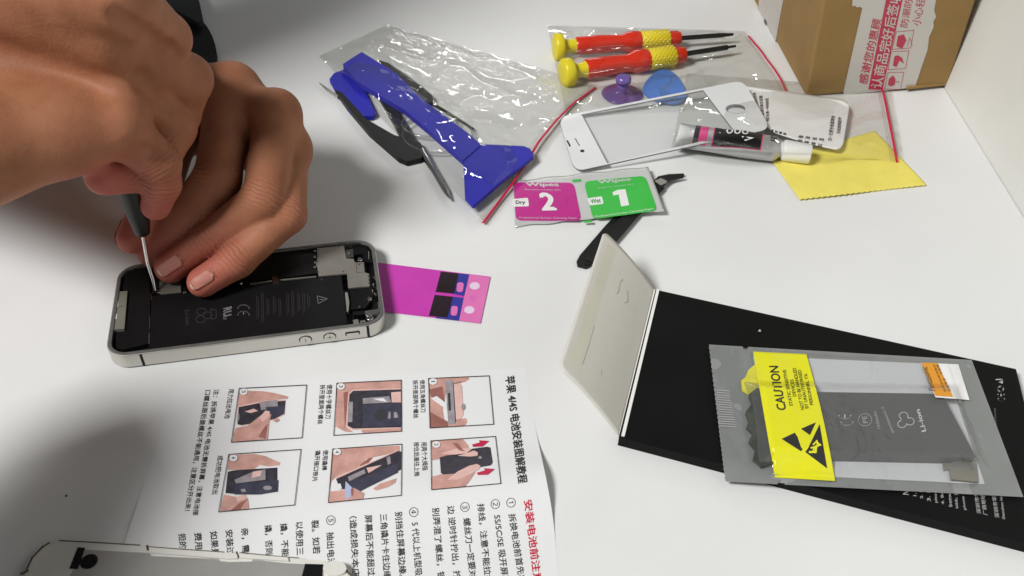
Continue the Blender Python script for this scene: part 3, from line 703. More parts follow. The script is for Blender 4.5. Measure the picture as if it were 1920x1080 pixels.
M_CLOTH = mat('yellow_cloth', (0.80, 0.70, 0.15), .85, var=.04, scale=90, bump=.25, bscale=1400, spec=.1)
cq = [(1447, 300), (1640, 246), (1736, 346), (1500, 373)]
cw_ = Waves(8, 45)
def zc(x, y): return .45+.45*np.maximum(0, 1+cw_(x, y)*.8)
b = MB(); q = pquad(cq, 90, 60)
for i in range(90):
    q[i, -1, 1] += 1.7*abs(i % 4-2)/2
for j in range(60): q[-1, j, 0] += 1.7*abs(j % 4-2)/2
for j in range(60): q[0, j, 0] -= 1.3*(j % 2)
b.grid(at_f(q[..., 0], q[..., 1], zc), M_CLOTH)
o = b.build('cleaning_cloth', solid=.4); tag(o, 'yellow cleaning cloth with pinked edges under the clear bags', 'cloth')

# ------------------------------------------------------------------ black sleeve box with its white flap
M_SLEEVE = mat('black_card', (0.005, 0.005, 0.0052), .55, var=.12, scale=40, bump=.03, spec=.12)
M_FLAP = mat('ivory_card', (0.66, 0.64, 0.585), .7, var=.035, scale=22, bump=.15, bscale=180, spec=.15)
M_FOLD = mat('white_board_edge', (0.78, 0.78, 0.75), .55, var=.02)
M_GLUE = mat('yellowed_glue', (0.63, 0.615, 0.51), .5, var=.05, scale=25)
ZT = 5.0
slv = thing('battery_box', 'flat black cardboard box, open with a white inside flap, under the silver bag', 'box', at(1560, 770))
sq = [(1229, 543), (1905, 692), (1990, 1037), (1160, 820)]
b = MB(); b.prism([at(x, y, ZT)*[1, 1, 0]+[0, 0, .2] for x, y in sq], (0, 0, ZT-.2), M_SLEEVE); body = b.build('body', slv, bevel=.5)
b = MB(); t7 = zoom(1620, 660, .35171)
def tb(s, A, B, C, m=M_SILVERPRINT, bold=0.0): b.text(s, *t7(A, B, C), m, ZT, .08, bold)
M_GREYW = mat('light_grey_print', (.5, .5, .5), .5)
Zr = zoom(1820, 640, .11111)
for cx, cy in ((518, 960), (512, 890)): b.pline(Zr(*arc(cx, cy, 52, 45, 170, 10)), 1.9, M_GREYW, ZT, .08)
b.pline(Zr((512, 930), (512, 895)), 1.8, M_GREYW, ZT, .08)
for k in range(3):
    a = 2*math.pi*k/3+.4
    b.pline(Zr(*[(505+42*math.cos(a+t)*1.1, 803+42*math.sin(a+t)) for t in np.linspace(0, 1.5, 6)]), 2.2, M_GREYW, ZT, .08)
b.pline(Zr((430, 645), (525, 640), (540, 665), (500, 680)), 1.8, M_GREYW, ZT, .08); b.ppoly(Zr((470, 690), (545, 665), (540, 715), (500, 700)), M_GREYW, ZT, .08)
tb('All Rights Reserved', (712, 420), (705, 300), (698, 420))
tb('Note:', (240, 762), (235, 690), (208, 758), M_GREYW)
for s, A, B in (('1. Do not', (280, 768), (272, 640)), ('2. Keep it', (318, 782), (308, 650)), ('3. If not', (355, 795), (345, 660)), ('please charge', (395, 803), (380, 640)), ('4. Battery', (432, 812), (418, 680)), ('between', (470, 824), (458, 700)), ('use, you', (508, 833), (495, 710)), ('phone', (548, 842), (538, 770))):
    tb(s, A, B, (A[0]-18, A[1]-1), M_GREYW)
for s, A, B in (('深圳市华', (625, 862), (607, 745)), ('厂商地址：', (660, 870), (640, 750)), ('深圳市华', (722, 884), (705, 770))): tb(s, A, B, (A[0]-24, A[1]-2), M_GREYW)
tb('Shenzhen Hua', (752, 892), (735, 755), (738, 890), M_GREYW)
b.ppoly([(1421, 621), (1425, 617), (1427, 622)], M_GREYW, ZT, .08)
b.build('lettering', body)
# the flap stands up from the hinge and leans away to the left
H1, H2 = at(1227, 544, ZT-.6), at(1160, 819, ZT-.6)
O1, O2 = at(1131, 434, 24.0), at(1046, 690, 27.0)
nf = np.cross(H2-H1, O1-H1); nf /= np.linalg.norm(nf)
if nf[2] < 0: nf = -nf
mid1, mid2 = O1*.80+H1*.20+nf*1.2, O2*.80+H2*.20+nf*1.2
b = MB()
U = np.linspace(0, 1, 40); rows = []
for k, u in enumerate(np.linspace(0, 1, 26)):
    a, c = H1*(1-u)+O1*u, H2*(1-u)+O2*u
    bow = nf*1.6*math.sin(u*math.pi*.9)
    e = max(0, (u-.90)/.10); cut = .03*e**3
    row = [a*(1-(cut+(1-2*cut)*v))+c*(cut+(1-2*cut)*v)+bow for v in U]
    rows.append(row)
FP = np.array(rows); b.grid(FP, M_FLAP); flap = b.build('flap', slv, solid=.45); flap['label'] = 'raised ivory inside flap with torn glue marks'
def flapP(u, v, l=.25):
    x = u*25; y = v*39; i = min(24, int(x)); j = min(38, int(y)); fx, fy = x-i, y-j
    return FP[i, j]*(1-fx)*(1-fy)+FP[i+1, j]*fx*(1-fy)+FP[i, j+1]*(1-fx)*fy+FP[i+1, j+1]*fx*fy+nf*l
b = MB(); b.grid(np.array([[flapP(u, v) for v in np.linspace(.06, .93, 30)] for u in np.linspace(.76, .90, 6)]), M_GLUE); b.build('glue_strip', flap)
b = MB()
M_TEAR = mat('paper_tear', (.30, .28, .23), .8, var=.3)
def fl(pts, w=.24):
    P = [flapP(u, v, .27) for u, v in pts]
    b.tube(P, [w*.5]*len(P), M_TEAR, 6)
fl([(.53, .20), (.55, .19), (.57, .23), (.55, .29), (.57, .31)]); fl([(.44, .22), (.40, .25), (.38, .28), (.42, .31)]); fl([(.48, .80), (.46, .83)], .15); fl([(.74, .88), (.735, .74), (.74, .62)], .14)
b.build('tear_mark', flap)
b = MB(); off = np.array([0, 0, .9])
for w0, w1, h in ((-1.3, .6, .5), (.9, 2.2, 1.1)):
    ax = np.array([-(H2-H1)[1], (H2-H1)[0], 0]); ax /= np.linalg.norm(ax)
    if ax[0] < 0: ax = -ax
    b.prism([H1+ax*w0, H1+ax*w1, H2+ax*w1, H2+ax*w0], (0, 0, h), M_FOLD)
b.build('folded_edge', slv, bevel=.25)

# ------------------------------------------------------------------ battery in its antistatic bag
bq = [(1329, 646), (1822, 675), (1919, 932), (1360, 903)]
KB = [at(x, y, 9) for x, y in ((1412, 722), (1790, 728), (1846, 872), (1430, 862))]
KC = [at(x, y, 6) for x, y in ((1404, 660), (1778, 676), (1854, 914), (1444, 897))]
def inquad(x, y, q, soft):
    """about 1 inside the convex quad, 0 outside, over a soft border (mm)"""
    d = np.full(np.shape(x), 1e9)
    cx = sum(p[0] for p in q)/4; cy = sum(p[1] for p in q)/4
    for i in range(4):
        p, r = q[i], q[(i+1) % 4]; ex_, ey_ = r[0]-p[0], r[1]-p[1]; l = math.hypot(ex_, ey_)
        s = ((x-p[0])*(-ey_)+(y-p[1])*ex_)/l; sc = ((cx-p[0])*(-ey_)+(cy-p[1])*ex_)/l
        d = np.minimum(d, s*np.sign(sc))
    t = np.clip(d/soft+.5, 0, 1); return t*t*(3-2*t)
sw = Waves(5, 17); sw2 = Waves(15, 7)
SQ = [at(x, y, ZT) for x, y in sq]
_cs = sum(SQ)/4; SQX = [_cs+(p-_cs)*1.10 for p in SQ]
def zbag0(x, y): return .6+(ZT+.3)*inquad(x, y, SQX, 16.0)
def zbag(x, y):
    k = inquad(x, y, KB, 9.0)
    return np.maximum(zbag0(x, y)+.7, (ZT+2.1)*inquad(x, y, KC, 3.0))+4.7*k+.25*(1-k)*sw(x, y)+.04*sw2(x, y)
M_ABAG = film_mat('antistatic_film', (.86, .87, .87), milk=.10, milk_col=(.55, .56, .55), gloss=1.3, rough=.14, bump=.4, bscale=50)
abag = thing('antistatic_bag', 'silvery see-through antistatic bag with yellow caution label, on the black box', 'bag', at(1620, 800, 6))
b = MB(); q = pquad(bq, 180, 110)
for j in range(110): q[0, j, 0] += .8*math.sin(j*1.7)
q[24:27, 0, 1] += 5; q[32:35, -1, 1] -= 8; q[35, -1, 1] -= 3   # the two tear notches
b.grid(at_f(q[..., 0], q[..., 1], zbag), M_ABAG)
b.grid(at_f(q[..., 0], q[..., 1], lambda x, y: zbag0(x, y)+.15), mat('antistatic_back', (.31, .32, .315), .4, metal=.2, var=.06, scale=60, bump=.1, bscale=200))
bagf = b.build('film', abag)
b = MB(); wsh = at(*np.array([(1412, 668), (1770, 684), (1846, 908), (1452, 890)]).T, ZT+1.25)
b.prism(list(wsh), (0, 0, .25), mat('white_card', (.74, .74, .77), .5, var=.02)); o = b.build('backing_card'); tag(o, 'white backing card inside the silver antistatic bag', 'card')
bt = thing('phone_battery', 'new dark phone battery sealed inside the silver antistatic bag', 'battery', at(1620, 795, 6))
b = MB(); zk = ZT+1.6
b.prism([at(x, y, zk+4.0)*[1, 1, 0]+[0, 0, zk] for x, y in ((1424, 733), (1766, 738), (1831, 858), (1450, 850))], (0, 0, 3.9), mat('dark_battery_skin', (.06, .061, .064), .45, var=.08, scale=60)); b.build('cell', bt, bevel=1.0, seg=3)
b = MB(); t1 = zoom(1300, 600, .40736); zt4 = zk+3.9
def tbt(s, A, B, C, m=M_GREYW, bold=0.0): b.text(s, *t1(A, B, C), m, zt4, .1, bold)
tbt('Li-ion', (1072, 512), (1042, 412), (1052, 516), M_WHITE, .02)
tbt('1430mAh', (862, 498), (842, 420), (848, 500)); tbt('®', (880, 410), (876, 398), (868, 410)); tbt('pentasonc', (928, 516), (888, 415), (912, 518))
tbt('3.7V', (800, 498), (790, 455), (788, 498)) if False else None
for cx, cy in ((722, 472), (712, 444)): b.pline(t1(*arc(cx, cy, 26, 15, 170, 10)), 2.4, M_WHITE, zt4, .1) if False else None
for (cx, cy) in ((707, 468), (697, 438)): b.pline(t1(*arc(cx, cy, 27, 17, 175, 5)), 2.0, M_WHITE, zt4, .1)
b.pline(t1((697, 452), (697, 436)), 2.0, M_WHITE, zt4, .1)
b.pline(t1(*oval(790, 459, 31, 28, 24)), 1.2, M_GREYW, zt4, .1, close=True); tbt('PE', (803, 473), (796, 440), (782, 475), M_GREYW)
for k in range(3):
    a = 2*math.pi*k/3+.2
    c0 = (975+22*math.cos(a), 462+22*math.sin(a))
    b.pline(t1(*[(c0[0]+20*math.cos(a+t), c0[1]+17*math.sin(a+t)) for t in np.linspace(-2.2, 2.2, 9)]), 1.6, M_WHITE, zt4, .1)
for k in range(3): b.pline(t1((612+k*16, 410+4*k), (636+k*14, 510)), .8, M_SILVERPRINT, zt4, .1)
b.build('lettering', bt)
b = MB(); b.prism([at(x, y, zk+1.5)*[1, 1, 0]+[0, 0, zk+.5] for x, y in ((1797, 862), (1830, 862), (1834, 903), (1784, 898), (1780, 878), (1770, 880), (1768, 868), (1780, 868))], (0, 0, .9), M_SHIELD)
o = b.build('connector', bt, bevel=.2)
M_FOAM = mat('dark_wrapper', (.055, .06, .05), .5, var=.3, scale=200, bump=.5, bscale=300)
jg = [(1440, 728), (1420, 728), (1404, 742), (1410, 756), (1398, 772), (1404, 788), (1400, 800), (1412, 812), (1404, 826), (1416, 842), (1412, 860), (1428, 874), (1452, 868)]
b = MB(); b.prism([at(x, y, zk+1.6)*[1, 1, 0]+[0, 0, zk] for x, y in jg], (0, 0, 1.6), M_FOAM); b.build('wrapper_end', bt, bevel=.4)
b = MB(); b.prism([at(x, y, zk+1.2)*[1, 1, 0]+[0, 0, zk] for x, y in [(1416, 682), (1404, 692), (1398, 706), (1390, 712), (1392, 730), (1404, 738), (1420, 726), (1440, 726), (1432, 690)]], (0, 0, .8), mat('yellow_reflection', (.66, .62, .06), .4, var=.12, scale=150)); b.build('tape', bt, bevel=.3)  # no real tape: yellow patch standing in for a reflection inside the bag
# label and sticker on the bag
M_CAUT = mat('yellow_label', (.74, .72, .015), .32, var=.02, coat=.2)
b = MB(); cqd = [(1412, 659), (1512, 664), (1566, 902), (1453, 895)]
q = pquad(cqd, 70, 120)
for j in range(120): q[-1, j, 0] += 4*math.sin(math.pi*j/119)
b.grid(at_f(q[..., 0], q[..., 1], zbag, .5), M_CAUT); lab = b.build('label', abag); lab['label'] = 'yellow caution label with black print'
b = MB(); c6 = zoom(1380, 640, .25926)
def tc6(s, A, B, C, bold=.0): b.text(s, *c6(A, B, C), M_INK, zbag, .62, bold)
tc6('CAUTION', (365, 497), (305, 180), (300, 497), .02)
tc6('STATIC SENSITIVE', (412, 465), (362, 205), (388, 467), .012); tc6('DEVICES', (436, 397), (415, 275), (412, 399), .012)
tc6('NOT TO BE HANDLED', (495, 492), (434, 192), (470, 494), .012); tc6('BY UNAUTHORISED', (526, 483), (470, 205), (502, 486), .012); tc6('PERSONNEL YX', (560, 457), (515, 232), (536, 460), .012)
for pts in (((330, 705), (425, 660), (445, 690), (470, 765), (482, 780), (470, 795)), ((470, 632), (578, 585), (535, 678)), ((605, 598), (660, 920), (500, 800), (520, 775))):
    b.ppoly(c6(*pts), M_INK, zbag, .62)
b.pline(c6((535, 800), (575, 800), (580, 760), (600, 750)), 4, M_CAUT, zbag, .72); b.pline(c6((560, 745), (585, 720), (590, 755)), 3, M_CAUT, zbag, .72); b.pline(c6((545, 770), (570, 765), (560, 785)), 3, M_CAUT, zbag, .72); b.pline(c6((595, 735), (612, 750)), 2.5, M_CAUT, zbag, .72)
b.build('lettering', lab)
M_ORANGE = mat('orange_sticker', (.72, .30, .02), .35, var=.03)
b = MB(); b.pgrid([(1727, 680), (1797, 683), (1818, 750), (1754, 745)], 40, 40, M_WHITE, zbag, .45)
b.pgrid([(1727, 680), (1758, 681), (1787, 744), (1754, 742)], 40, 40, M_ORANGE, zbag, .55)
b.text('Pentasonic', *t1((1115, 325), (1075, 215), (1085, 325)), M_INK, zbag, .7)
b.text('刮开涂层查询真伪', *t1((1165, 330), (1112, 205), (1155, 330)), M_INK, zbag, .7); b.text('正品电池一年质保', *t1((1187, 328), (1128, 203), (1175, 330)), M_INK, zbag, .7)
b.build('sticker', abag)
b = MB()
for k in range(16): b.pline(t1((108+k*.8, 322+k*11), (165+k*2.0, 326+k*11+1)), 1.0, M_GREYW, zbag, .12)
b.build('crimp', abag)

# ------------------------------------------------------------------ white screen panel
Z8 = zoom(1000, 20, .29621); Z9 = zoom(1250, 120, .26042)
M_PANEL = mat('white_glass_frame', (.74, .755, .76), .22, var=.01, coat=.3)
M_PEDGE = mat('panel_edge', (.18, .185, .19), .3)
def zpan(px, py, l=0.0): return .9+np.clip((np.asarray(px, float)-1056)/385.0, 0, 1.1)*9.5+l
pfn = lambda l: (lambda x, y: at(x, y, zpan(x, y, l)))
pan = thing('screen_panel', 'white front glass panel with clear window and round button hole, leaning on the glue bag', 'screen panel', at(1230, 270))
def rq_loop(q, r): return round_quad(Z8(*q), r, 9)
OUT = rq_loop([(158, 672), (1330, 440), (1502, 748), (262, 1018)], 20)
INN = rq_loop([(305, 657), (1075, 503), (1283, 775), (468, 968)], 2)
b = MB(); n = len(OUT)
Vt = [pfn(.7)(*map(np.array, p)) for p in OUT]+[pfn(.7)(*map(np.array, p)) for p in INN]
Vb = [p-np.array([0, 0, .8]) for p in Vt]
F1 = [(k, (k+1) % n, n+(k+1) % n, n+k) for k in range(n)]
b.add(Vt, [f[::-1] for f in F1], M_PANEL); b.add(Vb, F1, M_PANEL)
b.add(Vt[:n]+Vb[:n], [(k, n+k, n+(k+1) % n, (k+1) % n) for k in range(n)], M_PEDGE)
b.add(Vt[n:]+Vb[n:], [(k, (k+1) % n, n+(k+1) % n, n+k) for k in range(n)], M_PEDGE)
b.build('frame', pan)
b = MB(); b.ppoly(INN, film_mat('clear_glass', (.99, .995, .995), milk=.08, milk_col=(.75, .78, .78), gloss=.8, rough=.03, bump=0.0), fn=pfn(.4)); b.build('window', pan)
b = MB(); b.ppoly(Z8(*oval(1279, 620, 62, 28, 28)), M_PEDGE, fn=pfn(.95)); b.ppoly(Z8(*oval(1284, 632, 52, 18, 24)), M_PANEL, fn=pfn(1.0)); b.build('button_hole', pan)
b = MB(); b.pline(Z8((262, 806), (291, 853)), 1.7, M_DARKG, fn=pfn(.78)); b.pline(Z8((266, 806), (295, 851)), 1.2, M_STEEL, fn=pfn(.79)); b.build('earpiece', pan)
b = MB(); b.pline(Z8((216, 826), (231, 855)), 3.2, M_BLACK, fn=pfn(.78)); b.build('sensor', pan)
b = MB(); b.ppoly(Z8(*oval(310, 888, 14, 9)), M_BLACK, fn=pfn(.78)); b.build('camera_hole', pan)
b = MB(); b.pline(Z8((305, 662), (700, 585)), 1.7, M_PEDGE, fn=pfn(.72)); b.build('edge_strip', pan)

# ------------------------------------------------------------------ clear zip bags
M_BAG = film_mat('clear_film', (.965, .965, .955), milk=.02, milk_col=(.6, .6, .57), gloss=1.0, rough=.05, bump=.08, bscale=16)
M_BAGB = film_mat('clear_film_back', (.97, .97, .96), milk=.015, milk_col=(.7, .7, .68), gloss=.5, rough=.12, bump=.4, bscale=50)
def bumpsum(x, y, bumps):
    z = np.zeros(np.shape(x))
    for (cx, cy, h, rx, ry, a) in bumps:
        c, s = math.cos(a), math.sin(a); dx, dy = x-cx, y-cy
        u = (dx*c+dy*s)/rx; v = (-dx*s+dy*c)/ry
        z = np.maximum(z, h*np.exp(-(u*u+v*v)**1.5))
    return z
def seg_bump(p, q, z, h, ry, ext=1.25):
    """a ridge over a long thing lying from p to q (picture coordinates)"""
    a, c = at(*p, z), at(*q, z); d = c-a; L = np.linalg.norm(d[:2])
    return ((a[0]+c[0])/2, (a[1]+c[1])/2, h, L/2*ext, ry, math.atan2(d[1], d[0]))
def zip_bag(name, label, quad, bumps, zline, seed, nu=110, nv=80, amp=1.0, edge=.10, base=1.2, floor=lambda x, y: .3+0*x, lip=None):
    root = thing(name, label, 'bag', at(sum(p[0] for p in quad)/4, sum(p[1] for p in quad)/4), 'clear plastic zip bags')
    w1, w2, w3 = Waves(seed, 38), Waves(seed+1, 17), Waves(seed+2, 9)
    q = pquad(quad, nu, nv)
    P0 = at(q[..., 0], q[..., 1], 2.0); X, Y = P0[..., 0], P0[..., 1]
    U = np.linspace(0, 1, nu)[:, None]; Vv = np.linspace(0, 1, nv)[None, :]
    ed = np.minimum(np.minimum(U, 1-U), np.minimum(Vv, 1-Vv)); tp = np.clip(ed/edge, 0, 1); tp = tp*tp*(3-2*tp)
    cre = lambda w: 1-np.abs(w(X, Y))
    h = base*(1+.5*w1(X, Y))+amp*(1.3*cre(w1)+.22*cre(w2)+.04*cre(w3))
    Z = floor(X, Y)+.25+tp*(np.maximum(h, 0)+bumpsum(X, Y, bumps))+(1-tp)*.35*(1+w2(X, Y))
    P = at(q[..., 0], q[..., 1], Z)
    b = MB(); b.grid(P, M_BAG)
    Pb = at(q[..., 0], q[..., 1], floor(X, Y)+.1); b.grid(Pb[::4, ::4], M_BAGB)
    b.build('film', root)
    # zip
    b = MB(); zp = []
    for (x, y) in zline:
        i, j = np.unravel_index(np.argmin((q[..., 0]-x)**2+(q[..., 1]-y)**2), q.shape[:2])
        zp.append(at(x, y, Z[i, j]+.5))
    zp = np.array(zp); T = np.linspace(0, len(zp)-1, 50)
    zs_ = np.array([[np.interp(t, range(len(zp)), zp[:, k]) for k in range(3)] for t in T])
    ker = np.array([1, 2, 3, 2, 1])/9.0
    for k in range(3): zs_[2:-2, k] = np.convolve(zs_[:, k], ker, 'valid')
    b.tube(zs_, .75, M_ZIP, 8, flat=.5); b.build('zip', root)
    b = MB(); dv = np.cross(zs_[-1]-zs_[0], [0, 0, 1]); dv /= np.linalg.norm(dv)
    for off in (1.8, 3.0, -1.6):
        b.tube(zs_+dv*off-np.array([0, 0, .2]), .22, M_BAG, 6)
    b.build('zip_track', root)
    return root

Z3 = zoom(580, 40, .37037)
zip_bag('zip_bag', 'clear zip bag of blue and black opening tools with a straight red zip',
        [(598, 105), (724, 46), (1122, 158), (916, 424)],
        [seg_bump(*Z3((230, 230), (640, 500)), 3, 9.5, 15), seg_bump(*Z3((640, 500), (980, 760)), 3, 8.5, 24), seg_bump(*Z3((150, 330), (560, 660)), 3, 7, 10), seg_bump(*Z3((400, 220), (800, 540)), 3, 5.5, 9)],
        Z3((1448, 335), (1330, 420), (1250, 500), (1160, 610), (1120, 680), (1030, 820), (970, 900), (880, 1020)), 21, 130, 110, amp=1.5)
zip_bag('zip_bag', 'clear zip bag of red and yellow screwdrivers, its red zip curling beside the carton',
        [(1026, 47), (1398, 58), (1492, 200), (1062, 218)],
        [seg_bump(*Z8((165, 225), (920, 180)), 6, 12.5, 9), seg_bump(*Z8((215, 375), (945, 295)), 6, 12.5, 9), seg_bump(*Z8((920, 180), (1260, 150)), 6, 6, 9), seg_bump(*Z8((945, 290), (1280, 225)), 6, 6, 8)],
        Z8((1362, 160), (1400, 205), (1436, 246), (1480, 310), (1530, 375), (1570, 440), (1596, 500), (1612, 545), (1618, 590)), 31, 130, 80, amp=1.0)
zip_bag('zip_bag', 'clear zip bag holding a silver glue tube and white card, over the yellow cloth',
        [(1288, 137), (1673, 167), (1697, 303), (1258, 280)],
        [seg_bump((1270, 262), (1470, 285), 5, 13, 13), seg_bump((1380, 205), (1590, 245), 5, 15, 34)],
        [(1655, 168), (1660, 190), (1667, 225), (1676, 270), (1682, 304)], 41, 130, 70, amp=.8, edge=.05)

# ------------------------------------------------------------------ opening tools in the first bag
def plank(name, label, cat, pts, Z, z0, th, m, bev=.6, group=None):
    b = MB()
    P = [at(x, y, z0+th)*[1, 1, 0]+[0, 0, z0] for x, y in Z(*pts)]
    b.prism(P, (0, 0, th), m); o = b.build(name, bevel=bev, seg=3); tag(o, label, cat, group); return o
t = thing('opening_tool', 'long blue plastic scraper with a fan shaped blade in the clear bag', 'pry tool', at(*Z3((560, 480))[0]))
b = MB(); b.prism([at(x, y, 7)*[1, 1, 0]+[0, 0, 3.6] for x, y in Z3((168, 215), (265, 153), (345, 203), (440, 262), (560, 382), (650, 452), (800, 562), (868, 622), (778, 702), (600, 545), (480, 445), (345, 365), (240, 300))], (0, 0, 3.2), M_BLUE); b.build('handle', t, bevel=1.0, seg=3)
b = MB(); b.prism([at(x, y, 6)*[1, 1, 0]+[0, 0, 3.9] for x, y in Z3((869, 622), (1085, 632), (1118, 645), (1135, 682), (980, 805), (828, 932), (788, 888), (779, 702))], (0, 0, 2.2), M_BLUE); b.build('blade', t, bevel=.7, seg=3)
plank('opening_tool', 'short blue plastic pry tool crossing under the scraper at its left end', 'pry tool', [(102, 292), (125, 262), (190, 238), (235, 260), (335, 465), (318, 480), (270, 478), (205, 450), (130, 340)], Z3, .8, 2.6, M_BLUE, .8)
plank('opening_tool', 'black plastic spudger along the lower edge of the tool bag', 'pry tool', [(130, 345), (165, 360), (290, 495), (430, 575), (560, 612), (578, 640), (570, 690), (495, 708), (450, 690), (300, 560), (190, 430)], Z3, .6, 3.0, M_BLACK, 1.0)
plank('opening_tool', 'black plastic spudger leaning between the blue pry tools', 'pry tool', [(330, 345), (372, 352), (440, 440), (530, 590), (520, 640), (478, 615), (420, 500)], Z3, 1.0, 2.4, M_BLACK, .8)
plank('opening_tool', 'black handled pick half hidden above the blue scraper', 'pry tool', [(350, 195), (400, 210), (470, 255), (560, 320), (622, 375), (626, 400), (608, 415), (540, 390), (420, 290)], Z3, .8, 3.0, M_BLACK, 1.0)
b = MB(); P = [at(*p, 2.2) for p in Z3((610, 410), (700, 462), (830, 545))]; b.tube(P, [1.0, .9, .7], M_TWZ, 10); o = b.build('pick_shaft'); tag(o, 'thin dark steel rod running beside the blue scraper', 'rod')
b = MB(); P = [at(*p, 2.4) for p in Z3((572, 655), (590, 690), (608, 722), (688, 858), (700, 880), (716, 902))]; b.tube(P, [1.7, 1.9, 1.9, 1.7, 1.1, .3], M_CHROME, 14); o = b.build('sim_pin'); tag(o, 'pointed bright steel pin at the lower edge of the tool bag', 'pin')
b = MB(); P = [at(*p, 1.6) for p in Z3((52, 313), (90, 345), (150, 385))]; b.tube(P, [.4, 1.0, 1.2], M_STEEL, 10); o = b.build('steel_pick'); tag(o, 'thin grey steel point sticking out at the left corner of the tool bag', 'pin')
M_CLEARP = film_mat('clear_rubber', (.82, .84, .82), milk=.06, gloss=1.6, rough=.08, bump=.1)
b = MB()
for cx, cy, rx, ry in ((650, 575, 178, 92), (610, 520, 140, 66)):
    P = [at(*p, 3.0) for p in Z3(*oval(cx, cy, rx, ry, 40))]; P.append(P[0]); b.tube(P, .8, M_CLEARP, 8, caps=False)
o = b.build('suction_cup'); tag(o, 'clear suction cup behind the blue scraper shaft', 'suction cup')

# ------------------------------------------------------------------ screwdrivers in the second bag
M_GRIPY = mat('yellow_grip', (.72, .58, .02), .4, var=.05)
def driver(label, a, c, z, stations, tip_at, k):
    """a along-axis screwdriver: stations in picture x, radius mm"""
    A, Cc = at(*a, z), at(*c, z)
    d = (Cc-A)/np.linalg.norm(Cc-A); L = np.linalg.norm(Cc-A)
    pxs = lambda x: L*(x-a[0])/(c[0]-a[0])
    t = thing('screwdriver', label, 'screwdriver', A*[1, 1, 0], 'screwdrivers in a bag')
    for nm, m, prof in stations:
        b = MB(); b.lathe(A, Cc, [(pxs(x), r) for x, r in prof], m, 28)
        if nm == 'grip':
            (x0, r0), (x1, r1) = prof[1], prof[-2]
            for i in range(13):
                for j in range(14):
                    w = 2*math.pi*(j+.5*(i % 2))/14; s_ = pxs(x0)+(pxs(x1)-pxs(x0))*i/12
                    e1 = np.cross(d, [0, 0, 1]); e1 /= np.linalg.norm(e1); e2 = np.cross(d, e1)
                    p = A+d*s_+(e1*math.cos(w)+e2*math.sin(w))*r0
                    nrm = e1*math.cos(w)+e2*math.sin(w); tt = np.cross(d, nrm)
                    b.add([p+d*.8, p+tt*.8, p-d*.8, p-tt*.8, p+nrm*.45], [(0, 1, 4), (1, 2, 4), (2, 3, 4), (3, 0, 4)], m)
        b.build(nm, t)
    return t
X = lambda *v: [(1000+.29621*x, r) for x, r in v]
driver('red and yellow handled screwdriver lying farther back in its bag, blade tip thin', Z8((122, 232))[0], Z8((1265, 150))[0], 7.2, [
    ('cap', M_YELP, X((126, 3.5), (127, 5.5), (132, 7.6), (140, 8.4), (178, 8.4), (186, 7.8), (196, 5.0))), ('neck', M_YELP, X((192, 4.4), (240, 4.2), (266, 4.6))),
    ('handle', M_REDP, X((264, 4.8), (275, 5.4), (400, 5.6), (520, 4.9), (560, 5.0), (590, 6.4), (640, 6.5), (668, 6.0))),
    ('grip', M_GRIPY, X((666, 5.2), (672, 5.9), (840, 5.9), (852, 5.0))), ('nose', M_REDP, X((850, 4.9), (905, 4.8), (922, 4.0))),
    ('shaft', M_TWZ, X((918, 1.5), (1180, 1.5), (1240, 1.0), (1265, .8)))], None, 0)
driver('red and yellow handled screwdriver lying nearer in its bag, above the purple cup', Z8((172, 398))[0], Z8((1280, 224))[0], 7.0, [
    ('cap', M_YELP, X((176, 3.5), (177, 5.6), (184, 7.8), (194, 8.6), (236, 8.6), (246, 7.8), (258, 5.0))), ('neck', M_YELP, X((252, 4.6), (300, 4.5), (328, 5.4))),
    ('handle', M_REDP, X((324, 5.6), (335, 6.2), (450, 6.0), (560, 5.2), (600, 5.6), (630, 7.1), (685, 7.1), (712, 6.4))),
    ('grip', M_GRIPY, X((706, 5.8), (714, 6.6), (866, 6.4), (880, 5.4))), ('nose', M_REDP, X((876, 5.2), (930, 5.0), (946, 4.2))),
    ('shaft', M_TWZ, X((942, 1.6), (1215, 1.6), (1225, 1.6), (1228, .9), (1280, .8)))], None, 1)
M_PCUP = film_mat('purple_rubber', (.74, .66, .87), milk=.14, milk_col=(.34, .20, .50), gloss=1.6, rough=.12, bump=.1)
M_PCUPS = mat('purple_rubber_knob', (.16, .10, .36), .25, var=.08, coat=.4)
sc_ = thing('suction_cup', 'small purple see-through suction cup beside the blue pick', 'suction cup', at(*Z8((562, 520))[0]))
p = at(*Z8((562, 520))[0], 2.0)
b = MB(); b.lathe((p[0], p[1], .8), (p[0], p[1], 12), [(0, 11.8), (.5, 12.2), (1.0, 11.6), (3.0, 8.5), (4.6, 5.2), (5.4, 3.4)], M_PCUP, 40); b.build('cup', sc_)
b = MB(); b.lathe((p[0], p[1], 6), (p[0], p[1], 14), [(0, 3.3), (2.0, 3.0), (3.0, 3.4), (3.6, 4.6), (6.0, 4.5), (6.8, 3.4)], M_PCUPS, 28); b.build('knob', sc_)
b = MB(); P = [at(*q_, 1.4) for q_ in round_quad(Z8((672, 500), (790, 372), (905, 400), (985, 560), (900, 605), (735, 565)), 22, 7)]
b.prism(P, (0, 0, 1.2), mat('blue_pick_plastic', (.085, .20, .56), .35, var=.05)); o = b.build('opening_pick', bevel=.4); tag(o, 'flat blue opening pick with rounded corners under the white panel edge', 'pick')

